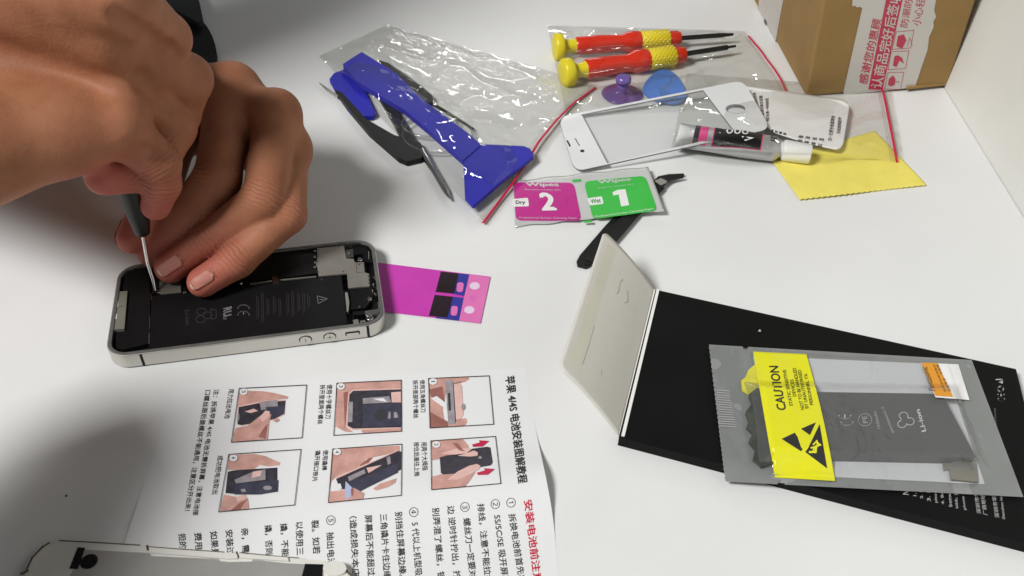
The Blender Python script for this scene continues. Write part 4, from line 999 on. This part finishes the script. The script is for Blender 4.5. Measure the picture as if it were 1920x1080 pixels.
# ------------------------------------------------------------------ glue tube and card in the third bag
M_TUBE = mat('silver_tube', (.48, .48, .48), .34, metal=.55, var=.06, scale=60, bump=.15, bscale=150)
M_PINKT = mat('pink_tube_print', (.62, .03, .20), .35)
TA, TBp = at(*Z9((78, 510))[0], 5.2), at(*Z9((832, 620))[0], 6.0)
td = TBp-TA; TL_ = np.linalg.norm(td); td /= TL_; te = np.cross([0, 0, 1], td); tz = np.array([0, 0, 1.0])
def tubeP(s, w, l=0.0):
    """a point on the tube: s 0 (crimp) .. 1 (shoulder), w angle from -pi..pi, 0 on top"""
    half = 12.5-(12.5-8.2)*s; thick = .5+5.4*min(1, s*1.6)**.8*(1 if s < .6 else 1)
    thick = min(thick, half*.95)
    k = 1.0 if s < .93 else max(.45, 1-(s-.93)/.07*.5)
    return TA+td*TL_*s+te*(math.sin(w)*(half*k+l))+tz*(math.cos(w)*(thick*k+l)+0)
glue = thing('glue_tube', 'silver glue tube with pink and black print, in the clear bag', 'glue', (TA+TBp)/2*[1, 1, 0])
b = MB(); b.grid(np.array([[tubeP(s, w) for w in np.linspace(-math.pi, math.pi, 41)] for s in np.linspace(0, 1, 40)]), M_TUBE); b.build('tube', glue)
def tfn(l): return lambda x, y: np.array([tubeP(float(a), float(c), l) for a, c in zip(np.ravel(x), np.ravel(y))])
# print: along x = share of the length, y = angle (positive is the far side)
def tgrid(x0, x1, y0, y1, m, l):
    b.grid(np.array([[tubeP(x, y, l) for y in np.linspace(y0, y1, 12)] for x in np.linspace(x0, x1, 12)]), m)
b = MB()
tgrid(.155, .205, -1.0, 1.1, M_BLACK, .15); tgrid(.205, .285, -1.0, 1.1, M_PINKT, .15)
tgrid(.335, .80, -1.05, 1.0, M_PINKT, .12); tgrid(.345, .79, -1.0, .95, M_BLACK, .2)
b.text('7000', (.38, .05), (.66, .05), (.38, .85), M_WHITE, fn=tfn(.3)); b.ppoly([(.64, -.5), (.72, -.15), (.60, -.15)], M_WHITE, fn=tfn(.3))
b.text('un', (.93, -.2), (.93, .5), (.87, -.2), M_INK, fn=tfn(.25), bold=.01)
b.build('lettering', glue)
b = MB(); b.lathe(TBp, TBp+td*40, [(-2, 3.5), (0, 4.6), (.4, 5.6), (2, 5.8), (14, 5.4), (15, 4.8)], M_WHITE, 24); b.build('cap', glue)
M_CARDW = mat('white_card_label', (.82, .82, .815), .4, var=.015)
kq = Z9((515, 148), (1330, 262), (1255, 630), (690, 470))
kq = [Z9(p)[0] for p in ((515, 148), (1325, 265), (1262, 625), (735, 480))]
def zcard(px, py):
    px = np.asarray(px, float); py = np.asarray(py, float)
    return 4.4+2.6*np.exp(-((px-1455)/70)**2)+(px-1390)*.004+.0*py
kfn = lambda l: (lambda x, y: at(x, y, zcard(x, y)+l))
def card_px(u, v):
    r = .10; e = min(u, 1-u)
    c = .16*(1-math.sqrt(max(0, 1-((r-e)/r)**2))) if e < r else 0.0
    v = c+(1-2*c)*v; k = np.array(kq, float)
    return (1-v)*((1-u)*k[0]+u*k[1])+v*((1-u)*k[3]+u*k[2])+np.array([0, 3.5*math.sin(math.pi*u)*v])
us = np.concatenate([np.linspace(0, .1, 8), np.linspace(.12, .88, 34), np.linspace(.9, 1, 8)])
g = np.array([[card_px(u, v) for v in np.linspace(0, 1, 24)] for u in us])
b_ = MB(); b_.grid(kfn(0)(g[..., 0], g[..., 1]), M_CARDW); card = b_.build('paper_card', solid=.3); tag(card, 'white card with rows of small black writing in the glue bag', 'card')
b = MB()
for s, A, B, C in (('更多教程', (545, 210), (540, 165), (515, 205)), ('请扫描二维码', (590, 262), (565, 170), (565, 262)), ('关注公众号查看', (632, 300), (605, 195), (610, 303)),
                   ('安装视频教程如遇', (672, 335), (640, 205), (650, 340)), ('问题请先联系客服', (705, 385), (690, 225), (680, 390)), ('我们会第一时间处理', (740, 410), (735, 245), (716, 415)),
                   ('扫一扫更多惊喜等你', (1190, 555), (1215, 375), (1160, 550)), ('手机维修配件', (1252, 505), (1262, 385), (1225, 500))):
    b.text(s, *Z9(A, B, C), M_INK, fn=kfn(.3), bold=.02)
for s, A, B, C in (('请 勿 撕 毁', (745, 485), (860, 515), (748, 468)), ('保 修 凭 证', (940, 560), (1120, 598), (943, 540)), ('使 用 说 明', (945, 530), (1130, 555), (948, 512))):
    b.text(s, *Z9(A, B, C), M_INK, fn=kfn(.3), bold=.02)
b.build('lettering', card)

# ------------------------------------------------------------------ hands: one smooth surface each, grown from a distance field
def cone_field(shape, org, h, a, c, ra, rc, pad=13.0):
    """distance to a tapering limb, computed only near it"""
    D = np.full(shape, 60.0, np.float32)
    lo = np.minimum(a-ra, c-rc)-pad; hi = np.maximum(a+ra, c+rc)+pad
    i0 = np.clip(((lo-org)/h).astype(int), 0, np.array(shape)); i1 = np.clip(((hi-org)/h).astype(int)+2, 0, np.array(shape))
    if (i1 <= i0).any(): return D, None
    ax = [org[k]+h*np.arange(i0[k], i1[k]) for k in range(3)]
    X, Y, Z = np.meshgrid(*ax, indexing='ij')
    d = c-a; L2 = max(1e-9, float(d@d))
    t = np.clip(((X-a[0])*d[0]+(Y-a[1])*d[1]+(Z-a[2])*d[2])/L2, 0, 1)
    q = np.sqrt((X-a[0]-t*d[0])**2+(Y-a[1]-t*d[1])**2+(Z-a[2]-t*d[2])**2)-(ra+(rc-ra)*t)
    sl = tuple(slice(i0[k], i1[k]) for k in range(3))
    D[sl] = q
    return D, sl
def smin(a, c, k):
    hh = np.maximum(k-np.abs(a-c), 0)/k
    return np.minimum(a, c)-hh*hh*k*.25
def surface_net(D, org, h):
    ins = D < 0
    nx, ny, nz = [s-1 for s in D.shape]
    cnt = np.zeros((nx, ny, nz), np.float32); acc = np.zeros((nx, ny, nz, 3), np.float32)
    corners = [(i, j, k) for i in (0, 1) for j in (0, 1) for k in (0, 1)]
    for a in corners:
        for ax in range(3):
            if a[ax]: continue
            c = list(a); c[ax] = 1; c = tuple(c)
            A = D[a[0]:a[0]+nx, a[1]:a[1]+ny, a[2]:a[2]+nz]; B = D[c[0]:c[0]+nx, c[1]:c[1]+ny, c[2]:c[2]+nz]
            m = (A < 0) != (B < 0)
            t = A[m]/(A[m]-B[m])
            cnt[m] += 1
            for k in range(3):
                acc[..., k][m] += a[k]+(t if k == ax else 0)
    act = cnt > 0; idx = -np.ones((nx, ny, nz), int); idx[act] = np.arange(act.sum())
    g = np.argwhere(act); V = org+h*(g+acc[act]/cnt[act][:, None])
    F = []
    for ax in range(3):
        o1, o2 = [(1, 2), (2, 0), (0, 1)][ax]
        n = [nx, ny, nz]
        sl0 = [slice(1, n[k]) for k in range(3)]; sl0[ax] = slice(0, n[ax])
        sl1 = list(sl0); sl1[ax] = slice(1, n[ax]+1)
        A = ins[tuple(sl0)]; B = ins[tuple(sl1)]
        for sgn, mm in ((1, A & ~B), (0, ~A & B)):
            p = np.argwhere(mm)
            if not len(p): continue
            p = p+np.array([0 if k == ax else 1 for k in range(3)])
            def gi(d1, d2):
                qd = p.copy(); qd[:, o1] -= d1; qd[:, o2] -= d2; return idx[qd[:, 0], qd[:, 1], qd[:, 2]]
            quad = np.stack([gi(1, 1), gi(0, 1), gi(0, 0), gi(1, 0)], 1)
            F.append(quad if sgn else quad[:, ::-1])
    F = np.concatenate(F); F = F[(F >= 0).all(1)]
    return V, F
def skin_mat():
    m, nt, b = node_mat('skin')
    tc = nt.nodes.new('ShaderNodeTexCoord')
    at_ = nt.nodes.new('ShaderNodeAttribute'); at_.attribute_name = 'flush'
    n1 = nt.nodes.new('ShaderNodeTexNoise'); n1.inputs['Scale'].default_value = 70; n1.inputs['Detail'].default_value = 5
    nt.links.new(tc.outputs['Object'], n1.inputs['Vector'])
    r1 = nt.nodes.new('ShaderNodeValToRGB'); r1.color_ramp.elements[0].position = .32; r1.color_ramp.elements[1].position = .68
    r1.color_ramp.elements[0].color = (.31, .124, .062, 1); r1.color_ramp.elements[1].color = (.385, .167, .088, 1)
    nt.links.new(n1.outputs['Fac'], r1.inputs['Fac'])
    mx = nt.nodes.new('ShaderNodeMix'); mx.data_type = 'RGBA'
    nt.links.new(at_.outputs['Fac'], mx.inputs['Factor']); nt.links.new(r1.outputs['Color'], mx.inputs['A'])
    mx.inputs['B'].default_value = (.48, .132, .10, 1)
    nt.links.new(mx.outputs['Result'], b.inputs['Base Color'])
    b.inputs['Roughness'].default_value = .58; b.inputs['Specular IOR Level'].default_value = .25
    b.inputs['Subsurface Weight'].default_value = .22; b.inputs['Subsurface Radius'].default_value = (1, .35, .2); b.inputs['Subsurface Scale'].default_value = .003
    v = nt.nodes.new('ShaderNodeTexVoronoi'); v.inputs['Scale'].default_value = 900; nt.links.new(tc.outputs['Object'], v.inputs['Vector'])
    n2 = nt.nodes.new('ShaderNodeTexNoise'); n2.inputs['Scale'].default_value = 260; n2.inputs['Detail'].default_value = 6; nt.links.new(tc.outputs['Object'], n2.inputs['Vector'])
    ad = nt.nodes.new('ShaderNodeMath'); ad.operation = 'MULTIPLY_ADD'; ad.inputs[1].default_value = .35
    nt.links.new(v.outputs['Distance'], ad.inputs[0]); nt.links.new(n2.outputs['Fac'], ad.inputs[2])
    bp0 = nt.nodes.new('ShaderNodeBump'); bp0.inputs['Strength'].default_value = .35; bp0.inputs['Distance'].default_value = .0006
    nt.links.new(ad.outputs[0], bp0.inputs['Height'])
    # folds of skin across the finger joints
    js = nt.nodes.new('ShaderNodeAttribute'); js.attribute_name = 'joint_run'; jw = nt.nodes.new('ShaderNodeAttribute'); jw.attribute_name = 'joint_fold'
    n3 = nt.nodes.new('ShaderNodeTexNoise'); n3.inputs['Scale'].default_value = 170; n3.inputs['Detail'].default_value = 3; nt.links.new(tc.outputs['Object'], n3.inputs['Vector'])
    q1 = nt.nodes.new('ShaderNodeMath'); q1.operation = 'MULTIPLY_ADD'; q1.inputs[1].default_value = 5.0; nt.links.new(n3.outputs['Fac'], q1.inputs[0]); 
    q0 = nt.nodes.new('ShaderNodeMath'); q0.operation = 'MULTIPLY'; q0.inputs[1].default_value = 1.5; nt.links.new(js.outputs['Fac'], q0.inputs[0]); nt.links.new(q0.outputs[0], q1.inputs[2])
    q2 = nt.nodes.new('ShaderNodeMath'); q2.operation = 'SINE'; nt.links.new(q1.outputs[0], q2.inputs[0])
    q3 = nt.nodes.new('ShaderNodeMath'); q3.operation = 'ABSOLUTE'; nt.links.new(q2.outputs[0], q3.inputs[0])
    q5 = nt.nodes.new('ShaderNodeMath'); q5.operation = 'POWER'; q5.inputs[1].default_value = .5; nt.links.new(q3.outputs[0], q5.inputs[0])
    q4 = nt.nodes.new('ShaderNodeMath'); q4.operation = 'MULTIPLY'; nt.links.new(q5.outputs[0], q4.inputs[0]); nt.links.new(jw.outputs['Fac'], q4.inputs[1])
    bp = nt.nodes.new('ShaderNodeBump'); bp.inputs['Strength'].default_value = .55; bp.inputs['Distance'].default_value = .0009
    nt.links.new(q4.outputs[0], bp.inputs['Height']); nt.links.new(bp0.outputs['Normal'], bp.inputs['Normal'])
    nt.links.new(bp.outputs['Normal'], b.inputs['Normal'])
    return m
M_SKIN = skin_mat()
M_NAIL = mat('fingernail', (.50, .20, .155), .5, var=.04, sss=.15, spec=.3)
M_NAILE = mat('nail_edge', (.62, .40, .32), .45, spec=.3)

CAMP = np.array([0, 0, CAM_H])
def make_hand(name, label, fingers, palm, extra, nails, h=.9, kf=1.3, kp=7.0, creases=(), folds=None):
    """fingers: chains of (point, radius); palm / extra: lists of cones"""
    pts = np.array([p for f in fingers for p, r in f]+[p for c in palm+extra for p in (c[0], c[1])])
    org = pts.min(0)-34; top = pts.max(0)+34
    org = np.maximum(org, [-372, 0, .5]) ; top = np.minimum(top, [400, 600, 300])
    shape = tuple(((top-org)/h).astype(int)+2)
    DP = np.full(shape, 60.0, np.float32)
    for a, c, ra, rc in palm:
        D, sl = cone_field(shape, org, h, np.array(a), np.array(c), ra, rc)
        if sl: DP[sl] = smin(DP[sl], D[sl], 12.0)
    tot = DP.copy(); wear = np.zeros(shape, np.float32)
    for f in fingers:
        DF = np.full(shape, 60.0, np.float32)
        for (a, ra), (c, rc) in zip(f[:-1], f[1:]):
            D, sl = cone_field(shape, org, h, np.array(a), np.array(c), ra, rc)
            if sl: DF[sl] = smin(DF[sl], D[sl], 2.5)
        DF = smin(DF, DP, kp)
        tot = smin(tot, DF, kf)
    for a, c, ra, rc in extra:                 # knuckles, tendons
        D, sl = cone_field(shape, org, h, np.array(a), np.array(c), ra, rc)
        if sl: tot[sl] = smin(tot[sl], D[sl], 6.0)
    for pxs, rad in creases:                   # folds between fingers, pressed in where the surface is seen
        hit = []
        for (x, y) in pxs:
            p = CAMP.copy(); v = at(x, y, 0.0)-CAMP; v /= np.linalg.norm(v); s_ = 120.0; dist = None
            while s_ < 520:
                g = ((p+v*s_)-org)/h
                if (g >= 0).all() and (g < np.array(shape)-1).all() and tot[tuple(g.astype(int))] < .3: dist = s_; break
                s_ += .5
            if dist: hit.append(p+v*(dist-.2))
        for a, c in zip(hit[:-1], hit[1:]):
            D, sl = cone_field(shape, org, h, a, c, rad, rad)
            if sl: tot[sl] = -smin(-tot[sl], D[sl], 4.0)
    V, F = surface_net(tot, org, h)
    # relax the facets
    e = np.concatenate([F[:, [0, 1]], F[:, [1, 2]], F[:, [2, 3]], F[:, [3, 0]]])
    for _ in range(3):
        s = np.zeros_like(V); n = np.zeros(len(V))
        for k in range(3): s[:, k] = np.bincount(e[:, 0], V[e[:, 1], k], len(V))+np.bincount(e[:, 1], V[e[:, 0], k], len(V))
        n = np.bincount(e[:, 0], minlength=len(V))+np.bincount(e[:, 1], minlength=len(V))
        V = V+.5*(s/n[:, None]-V)
    b = MB(); b.add(V, [tuple(f) for f in F], M_SKIN, True)
    base = np.array(palm[0][0])
    o = b.build(name); tag(o, label, 'hand')
    fl_ = np.zeros(len(V))
    for f in fingers:
        p = np.array(f[-1][0]); fl_ = np.maximum(fl_, .95*np.exp(-(np.linalg.norm(V-p, axis=1)/19.0)**2))
        for p, r in f[1:-1]:
            fl_ = np.maximum(fl_, .22*np.exp(-(np.linalg.norm(V-np.array(p), axis=1)/11.0)**2))
    at2 = o.data.attributes.new('flush', 'FLOAT', 'POINT'); at2.data.foreach_set('value', fl_.astype(np.float32))
    jr = np.zeros(len(V)); jf = np.zeros(len(V)); near = np.full(len(V), 1e9)
    for f in (fingers if folds is None else folds):
        for k in range(1, len(f)-1):
            p = np.array(f[k][0]); t = np.array(f[k+1][0])-np.array(f[k-1][0]); t /= np.linalg.norm(t)
            d = np.linalg.norm(V-p, axis=1); m = d < near
            near[m] = d[m]; jr[m] = ((V-p)@t)[m]; s_ = (V-p)@t
            jf[m] = (np.exp(-(s_/6.5)**2)*np.clip(1.6-d/(f[k][1]*1.5), 0, 1))[m]
    for nm, arr in (('joint_run', jr), ('joint_fold', jf)):
        a2 = o.data.attributes.new(nm, 'FLOAT', 'POINT'); a2.data.foreach_set('value', arr.astype(np.float32))
    def samp(A, p):
        q = np.clip((p-org)/h, 0, np.array(shape)-1.001); i = q.astype(int); f = q-i; r = 0
        for dx in (0, 1):
            for dy in (0, 1):
                for dz in (0, 1):
                    r += A[i[0]+dx, i[1]+dy, i[2]+dz]*(f[0] if dx else 1-f[0])*(f[1] if dy else 1-f[1])*(f[2] if dz else 1-f[2])
        return r
    for (pa, pt, dors, wid, length, reach) in nails:
        pa, pt = np.array(pa), np.array(pt); t = (pt-pa)/np.linalg.norm(pt-pa)
        dors = np.array(dors, float); dors -= t*(t@dors); dors /= np.linalg.norm(dors); sd = np.cross(t, dors)
        rows = []
        for i, s in enumerate(np.linspace(0, 1, 14)):
            row = []
            wv = wid*(math.sqrt(max(0, 1-((.22-s)/.22)**2)) if s < .22 else 1.0)
            if s > .86: wv *= math.sqrt(max(.02, 1-((s-.86)/.20)**2))
            for v in np.linspace(-1, 1, 13):
                p = pt+t*(reach-length*(1-s))+sd*v*wv+dors*14
                dr = -(dors+sd*v*.30); dr /= np.linalg.norm(dr)
                for _ in range(30):
                    dd = samp(tot, p)
                    if dd < .28: break
                    p = p+dr*min(max(dd, .1)*.8, 1.5)
                    if (p-pt)@dors < -3: break
                row.append(p+dors*.12)
            rows.append(row)
        R = np.array(rows)
        n = MB(); n.grid(R[:-1], M_NAIL); n.grid(R[-2:]+dors*.02, M_NAILE)
        n.build('fingernail', o, solid=.35)
    return o
A3 = lambda x, y, z: tuple(at(x, y, z))
# left hand, steadying the phone
LI = [(A3(436, 168, 60), 11.4), (A3(408, 335, 42), 10.2), (A3(330, 422, 25), 8.8), (A3(288, 474, 15.5), 7.0)]
LM = [(A3(518, 216, 56), 10.0), (A3(495, 374, 39), 9.4), (A3(397, 448, 22), 8.4), (A3(320, 501, 14.8), 7.2)]
LR = [(A3(540, 282, 38), 9.6), (A3(538, 402, 31), 8.6), (A3(445, 488, 19), 7.6), (A3(380, 529, 13.8), 6.8)]
LP = [(A3(520, 300, 30), 8.5), (A3(512, 396, 22), 7.4), (A3(450, 455, 14), 6.6), (A3(410, 490, 12), 5.8)]
LW1, LW2 = np.array((-212., 400., 50.)), np.array((-192., 416., 44.))
LT = [(tuple(LW1+np.array([0, -14, -6])), 12.0), (A3(330, 240, 46), 11.0), (A3(300, 352, 38), 9.0), (A3(247, 447, 24), 6.8)]
palmL = [(tuple(LW1), LI[0][0], 16, 10.5), (tuple(LW2), LM[0][0], 15, 10.0), (tuple(LW2), LR[0][0], 14, 9.5), (tuple(LW2), LP[0][0], 13, 8.5),
         (tuple(LW1), tuple(LW1+np.array([-85, 100, 10])), 17, 25), (tuple(LW2), tuple(LW2+np.array([-85, 100, 10])), 17, 25), (tuple(LW1), LT[1][0], 13, 11)]
up = np.array([0, -.2, 1.0])
extraL = [(tuple(np.array(f[0][0])+up*2.0), tuple(np.array(f[0][0])+up*2.2), 8.6, 8.6) for f in (LI, LM, LR)]
dn = lambda f: CAMP-np.array(f[-1][0])
make_hand('hand', 'left hand bent over the phone, three fingertips holding it down', [LI, LM, LR, LP, LT], palmL, extraL,
          [(LM[2][0], LM[3][0], dn(LM)+np.array([40, 60, 60]), 5.0, 12.0, 5.2), (LR[2][0], LR[3][0], dn(LR)+np.array([30, 60, 80]), 4.8, 11.5, 5.0), (LT[2][0], LT[3][0], (-.75, .45, .45), 5.2, 12, 6.0)])
# right hand, closed round the screwdriver
RI = [(A3(228, -5, 138), 11.0), (A3(308, 72, 110), 9.4), (-152., 372., 92.), (-163., 366., 84.)]
RI = [(p, r) for p, r in zip([RI[0][0], RI[1][0], A3(304, 108, 90), (-158., 366., 84.)], (11.4, 10.3, 8.4, 7.4))]
RM = list(zip([A3(212, 70, 118), A3(350, 148, 88), A3(334, 216, 70), (-160., 362., 66.)], (11.4, 10.5, 9.0, 7.6)))
RR = list(zip([A3(243, 158, 96), A3(322, 238, 70), A3(285, 322, 60), A3(194, 331, 66)], (11.0, 10.0, 8.5, 7.6)))
RP = list(zip([A3(222, 240, 87), A3(298, 305, 68), A3(304, 345, 58), A3(292, 385, 48)], (10.5, 8.6, 7.4, 6.4)))
RT = list(zip([(-205., 362., 120.), (-175., 378., 110.), (-160., 375., 95.)], (13, 10.5, 9)))
RW1, RW2, RW3 = np.array((-238., 352., 134.)), np.array((-238., 350., 108.)), np.array(A3(-60, 285, 90))
RA = np.array([-135., 12., 22.])
palmR = [(tuple(RW1), RI[0][0], 17, 12), (tuple(RW1), RM[0][0], 17, 12), (tuple(RW2), RR[0][0], 17, 11.5), (tuple(RW3), RP[0][0], 16, 10.5),
         (tuple(RW1), tuple(RW1+RA), 21, 28), (tuple(RW2), tuple(RW2+RA), 21, 28), (tuple(RW3), tuple(RW2+RA*.9+np.array([0, -6, -8])), 18, 27), (tuple(RW3), A3(108, 250, 88), 17, 12.5), (tuple(RW2), A3(120, 250, 88), 15, 11),
         (tuple(RW1), (-185., 368., 110.), 18, 15)]
tw = np.array([0, -.75, .65])
extraR = [(tuple(np.array(f[0][0])+tw*2.5), tuple(np.array(f[0][0])+tw*3.0), 8.4, 8.2) for f in (RI, RM, RR)]
extraR += [(tuple(np.array(f[0][0])+tw*7.2), tuple((RW1*.55+RW2*.45)+tw*15+np.array([10, 0, 0])), 4.2, 3.5) for f in (RI, RM)]
rh = make_hand('hand', 'right hand closed round a small screwdriver, knuckles up, nearest the camera', [RI, RM, RR, RP, RT], palmR, extraR,
          [], kp=5.0, kf=.8, creases=[([(222, 32), (240, 46), (262, 62), (285, 76), (310, 90), (334, 104)], 2.6), ([(262, 142), (275, 160), (295, 182), (312, 196), (324, 204)], 2.4),
                                       ([(246, 279), (268, 282), (290, 290), (306, 300)], 1.8)], folds=[RP])

M_CUFF = mat('dark_blue_sleeve', (.03, .035, .05), .8, var=.2, scale=150, bump=.3, bscale=500)
b = MB(); P0 = RW2*.5+RW1*.5
P = [P0+RA*.78, P0+RA*.85, P0+RA*1.02, P0+RA*1.12+[0, 8, 14], np.array([-385., 382., 195.]), np.array([-352., 420., 275.]), np.array([-312., 478., 390.])]
b.tube(P, [44, 48, 52, 55, 60, 66, 74], M_CUFF, 28); b.build('sleeve', rh)  # unseen sleeve and upper arm, added and bent to shade the upper left
# ------------------------------------------------------------------ the screwdriver in use and the wristband
drv = thing('precision_screwdriver', 'small screwdriver with black tapered handle, its steel tip in the opened phone', 'screwdriver', at(290, 545, 8))
T0, T1, T2 = at(291, 545, 8.2), at(268, 440, 33), at(247, 352, 55)
b = MB(); bend = at(277, 492, 19)
b.tube([T0, at(288, 528, 11.5), bend, T1], [.45, .8, .85, .95], M_CHROME, 14); b.build('shaft', drv)
b = MB(); ax = (T2-T1); L = np.linalg.norm(ax); ax /= L
prof = [(0, 2.4), (.6, 3.1), (3, 3.6), (10, 4.7), (L*.8, 5.6), (L*1.15, 6.2), (L*2.2, 6.4), (L*2.9, 5.5)]
b.lathe(T1, T1+ax, prof, mat('black_rubber_handle', (.012, .013, .011), .45, var=.2, bump=.1), 28); b.build('handle', drv)
wb = thing('strap', 'black webbing strap with a rounded end lying on the desk behind the hands', 'strap', at(340, 40))
M_BAND = mat('black_webbing', (.007, .008, .008), .75, var=.25, scale=300, bump=.3, bscale=900, spec=.2)
M_BAND2 = mat('dark_slate_band', (.022, .027, .030), .7, var=.15, scale=200, spec=.2)
b = MB(); b.prism([at(x, y, 9)*[1, 1, 0]+[0, 0, 4.5] for x, y in ((240, -40), (362, -30), (374, 4), (381, 37), (370, 42), (350, 30), (325, 16), (290, 4))], (0, 0, 4.5), M_BAND2); b.build('band', wb, bevel=1.8, seg=3)
b = MB(); b.prism([at(x, y, 4.4)*[1, 1, 0]+[0, 0, .2] for x, y in round_quad([(318, 4), (350, 28), (368, 34), (384, 42), (399, 68), (407, 96), (404, 118), (388, 127), (372, 126), (358, 106), (330, 60)], 12, 3)], (0, 0, 4.2), M_BAND); b.build('strap_end', wb, bevel=1.6, seg=3)

# a speck of dust on the desk
b = MB(); p = at(124, 929, .2); b.lathe((p[0], p[1], 0), (p[0], p[1], 1), [(0, .45), (.2, .4), (.35, .1)], M_DARKG, 8); o = b.build('dust_speck'); tag(o, 'tiny dark speck alone on the empty desk', 'speck')

# added sleeved arm, unseen beside the camera, blocks light from the near left desk
M_SLV = mat('dark_sleeve', (.03, .03, .035), .8, var=.2, scale=120)
b = MB(); P = [(-440, -250, 260), (-352, -55, 190), (-275, 78, 140), (-236, 143, 120), (-221, 188, 112), (-216, 211, 110)]
b.tube(P, [58, 50, 42, 38, 31, 10], M_SLV, 24); arm = b.build('shade_arm'); tag(arm, 'added arm in a dark sleeve, unseen beside the camera, shading the desk', 'shade_arm')
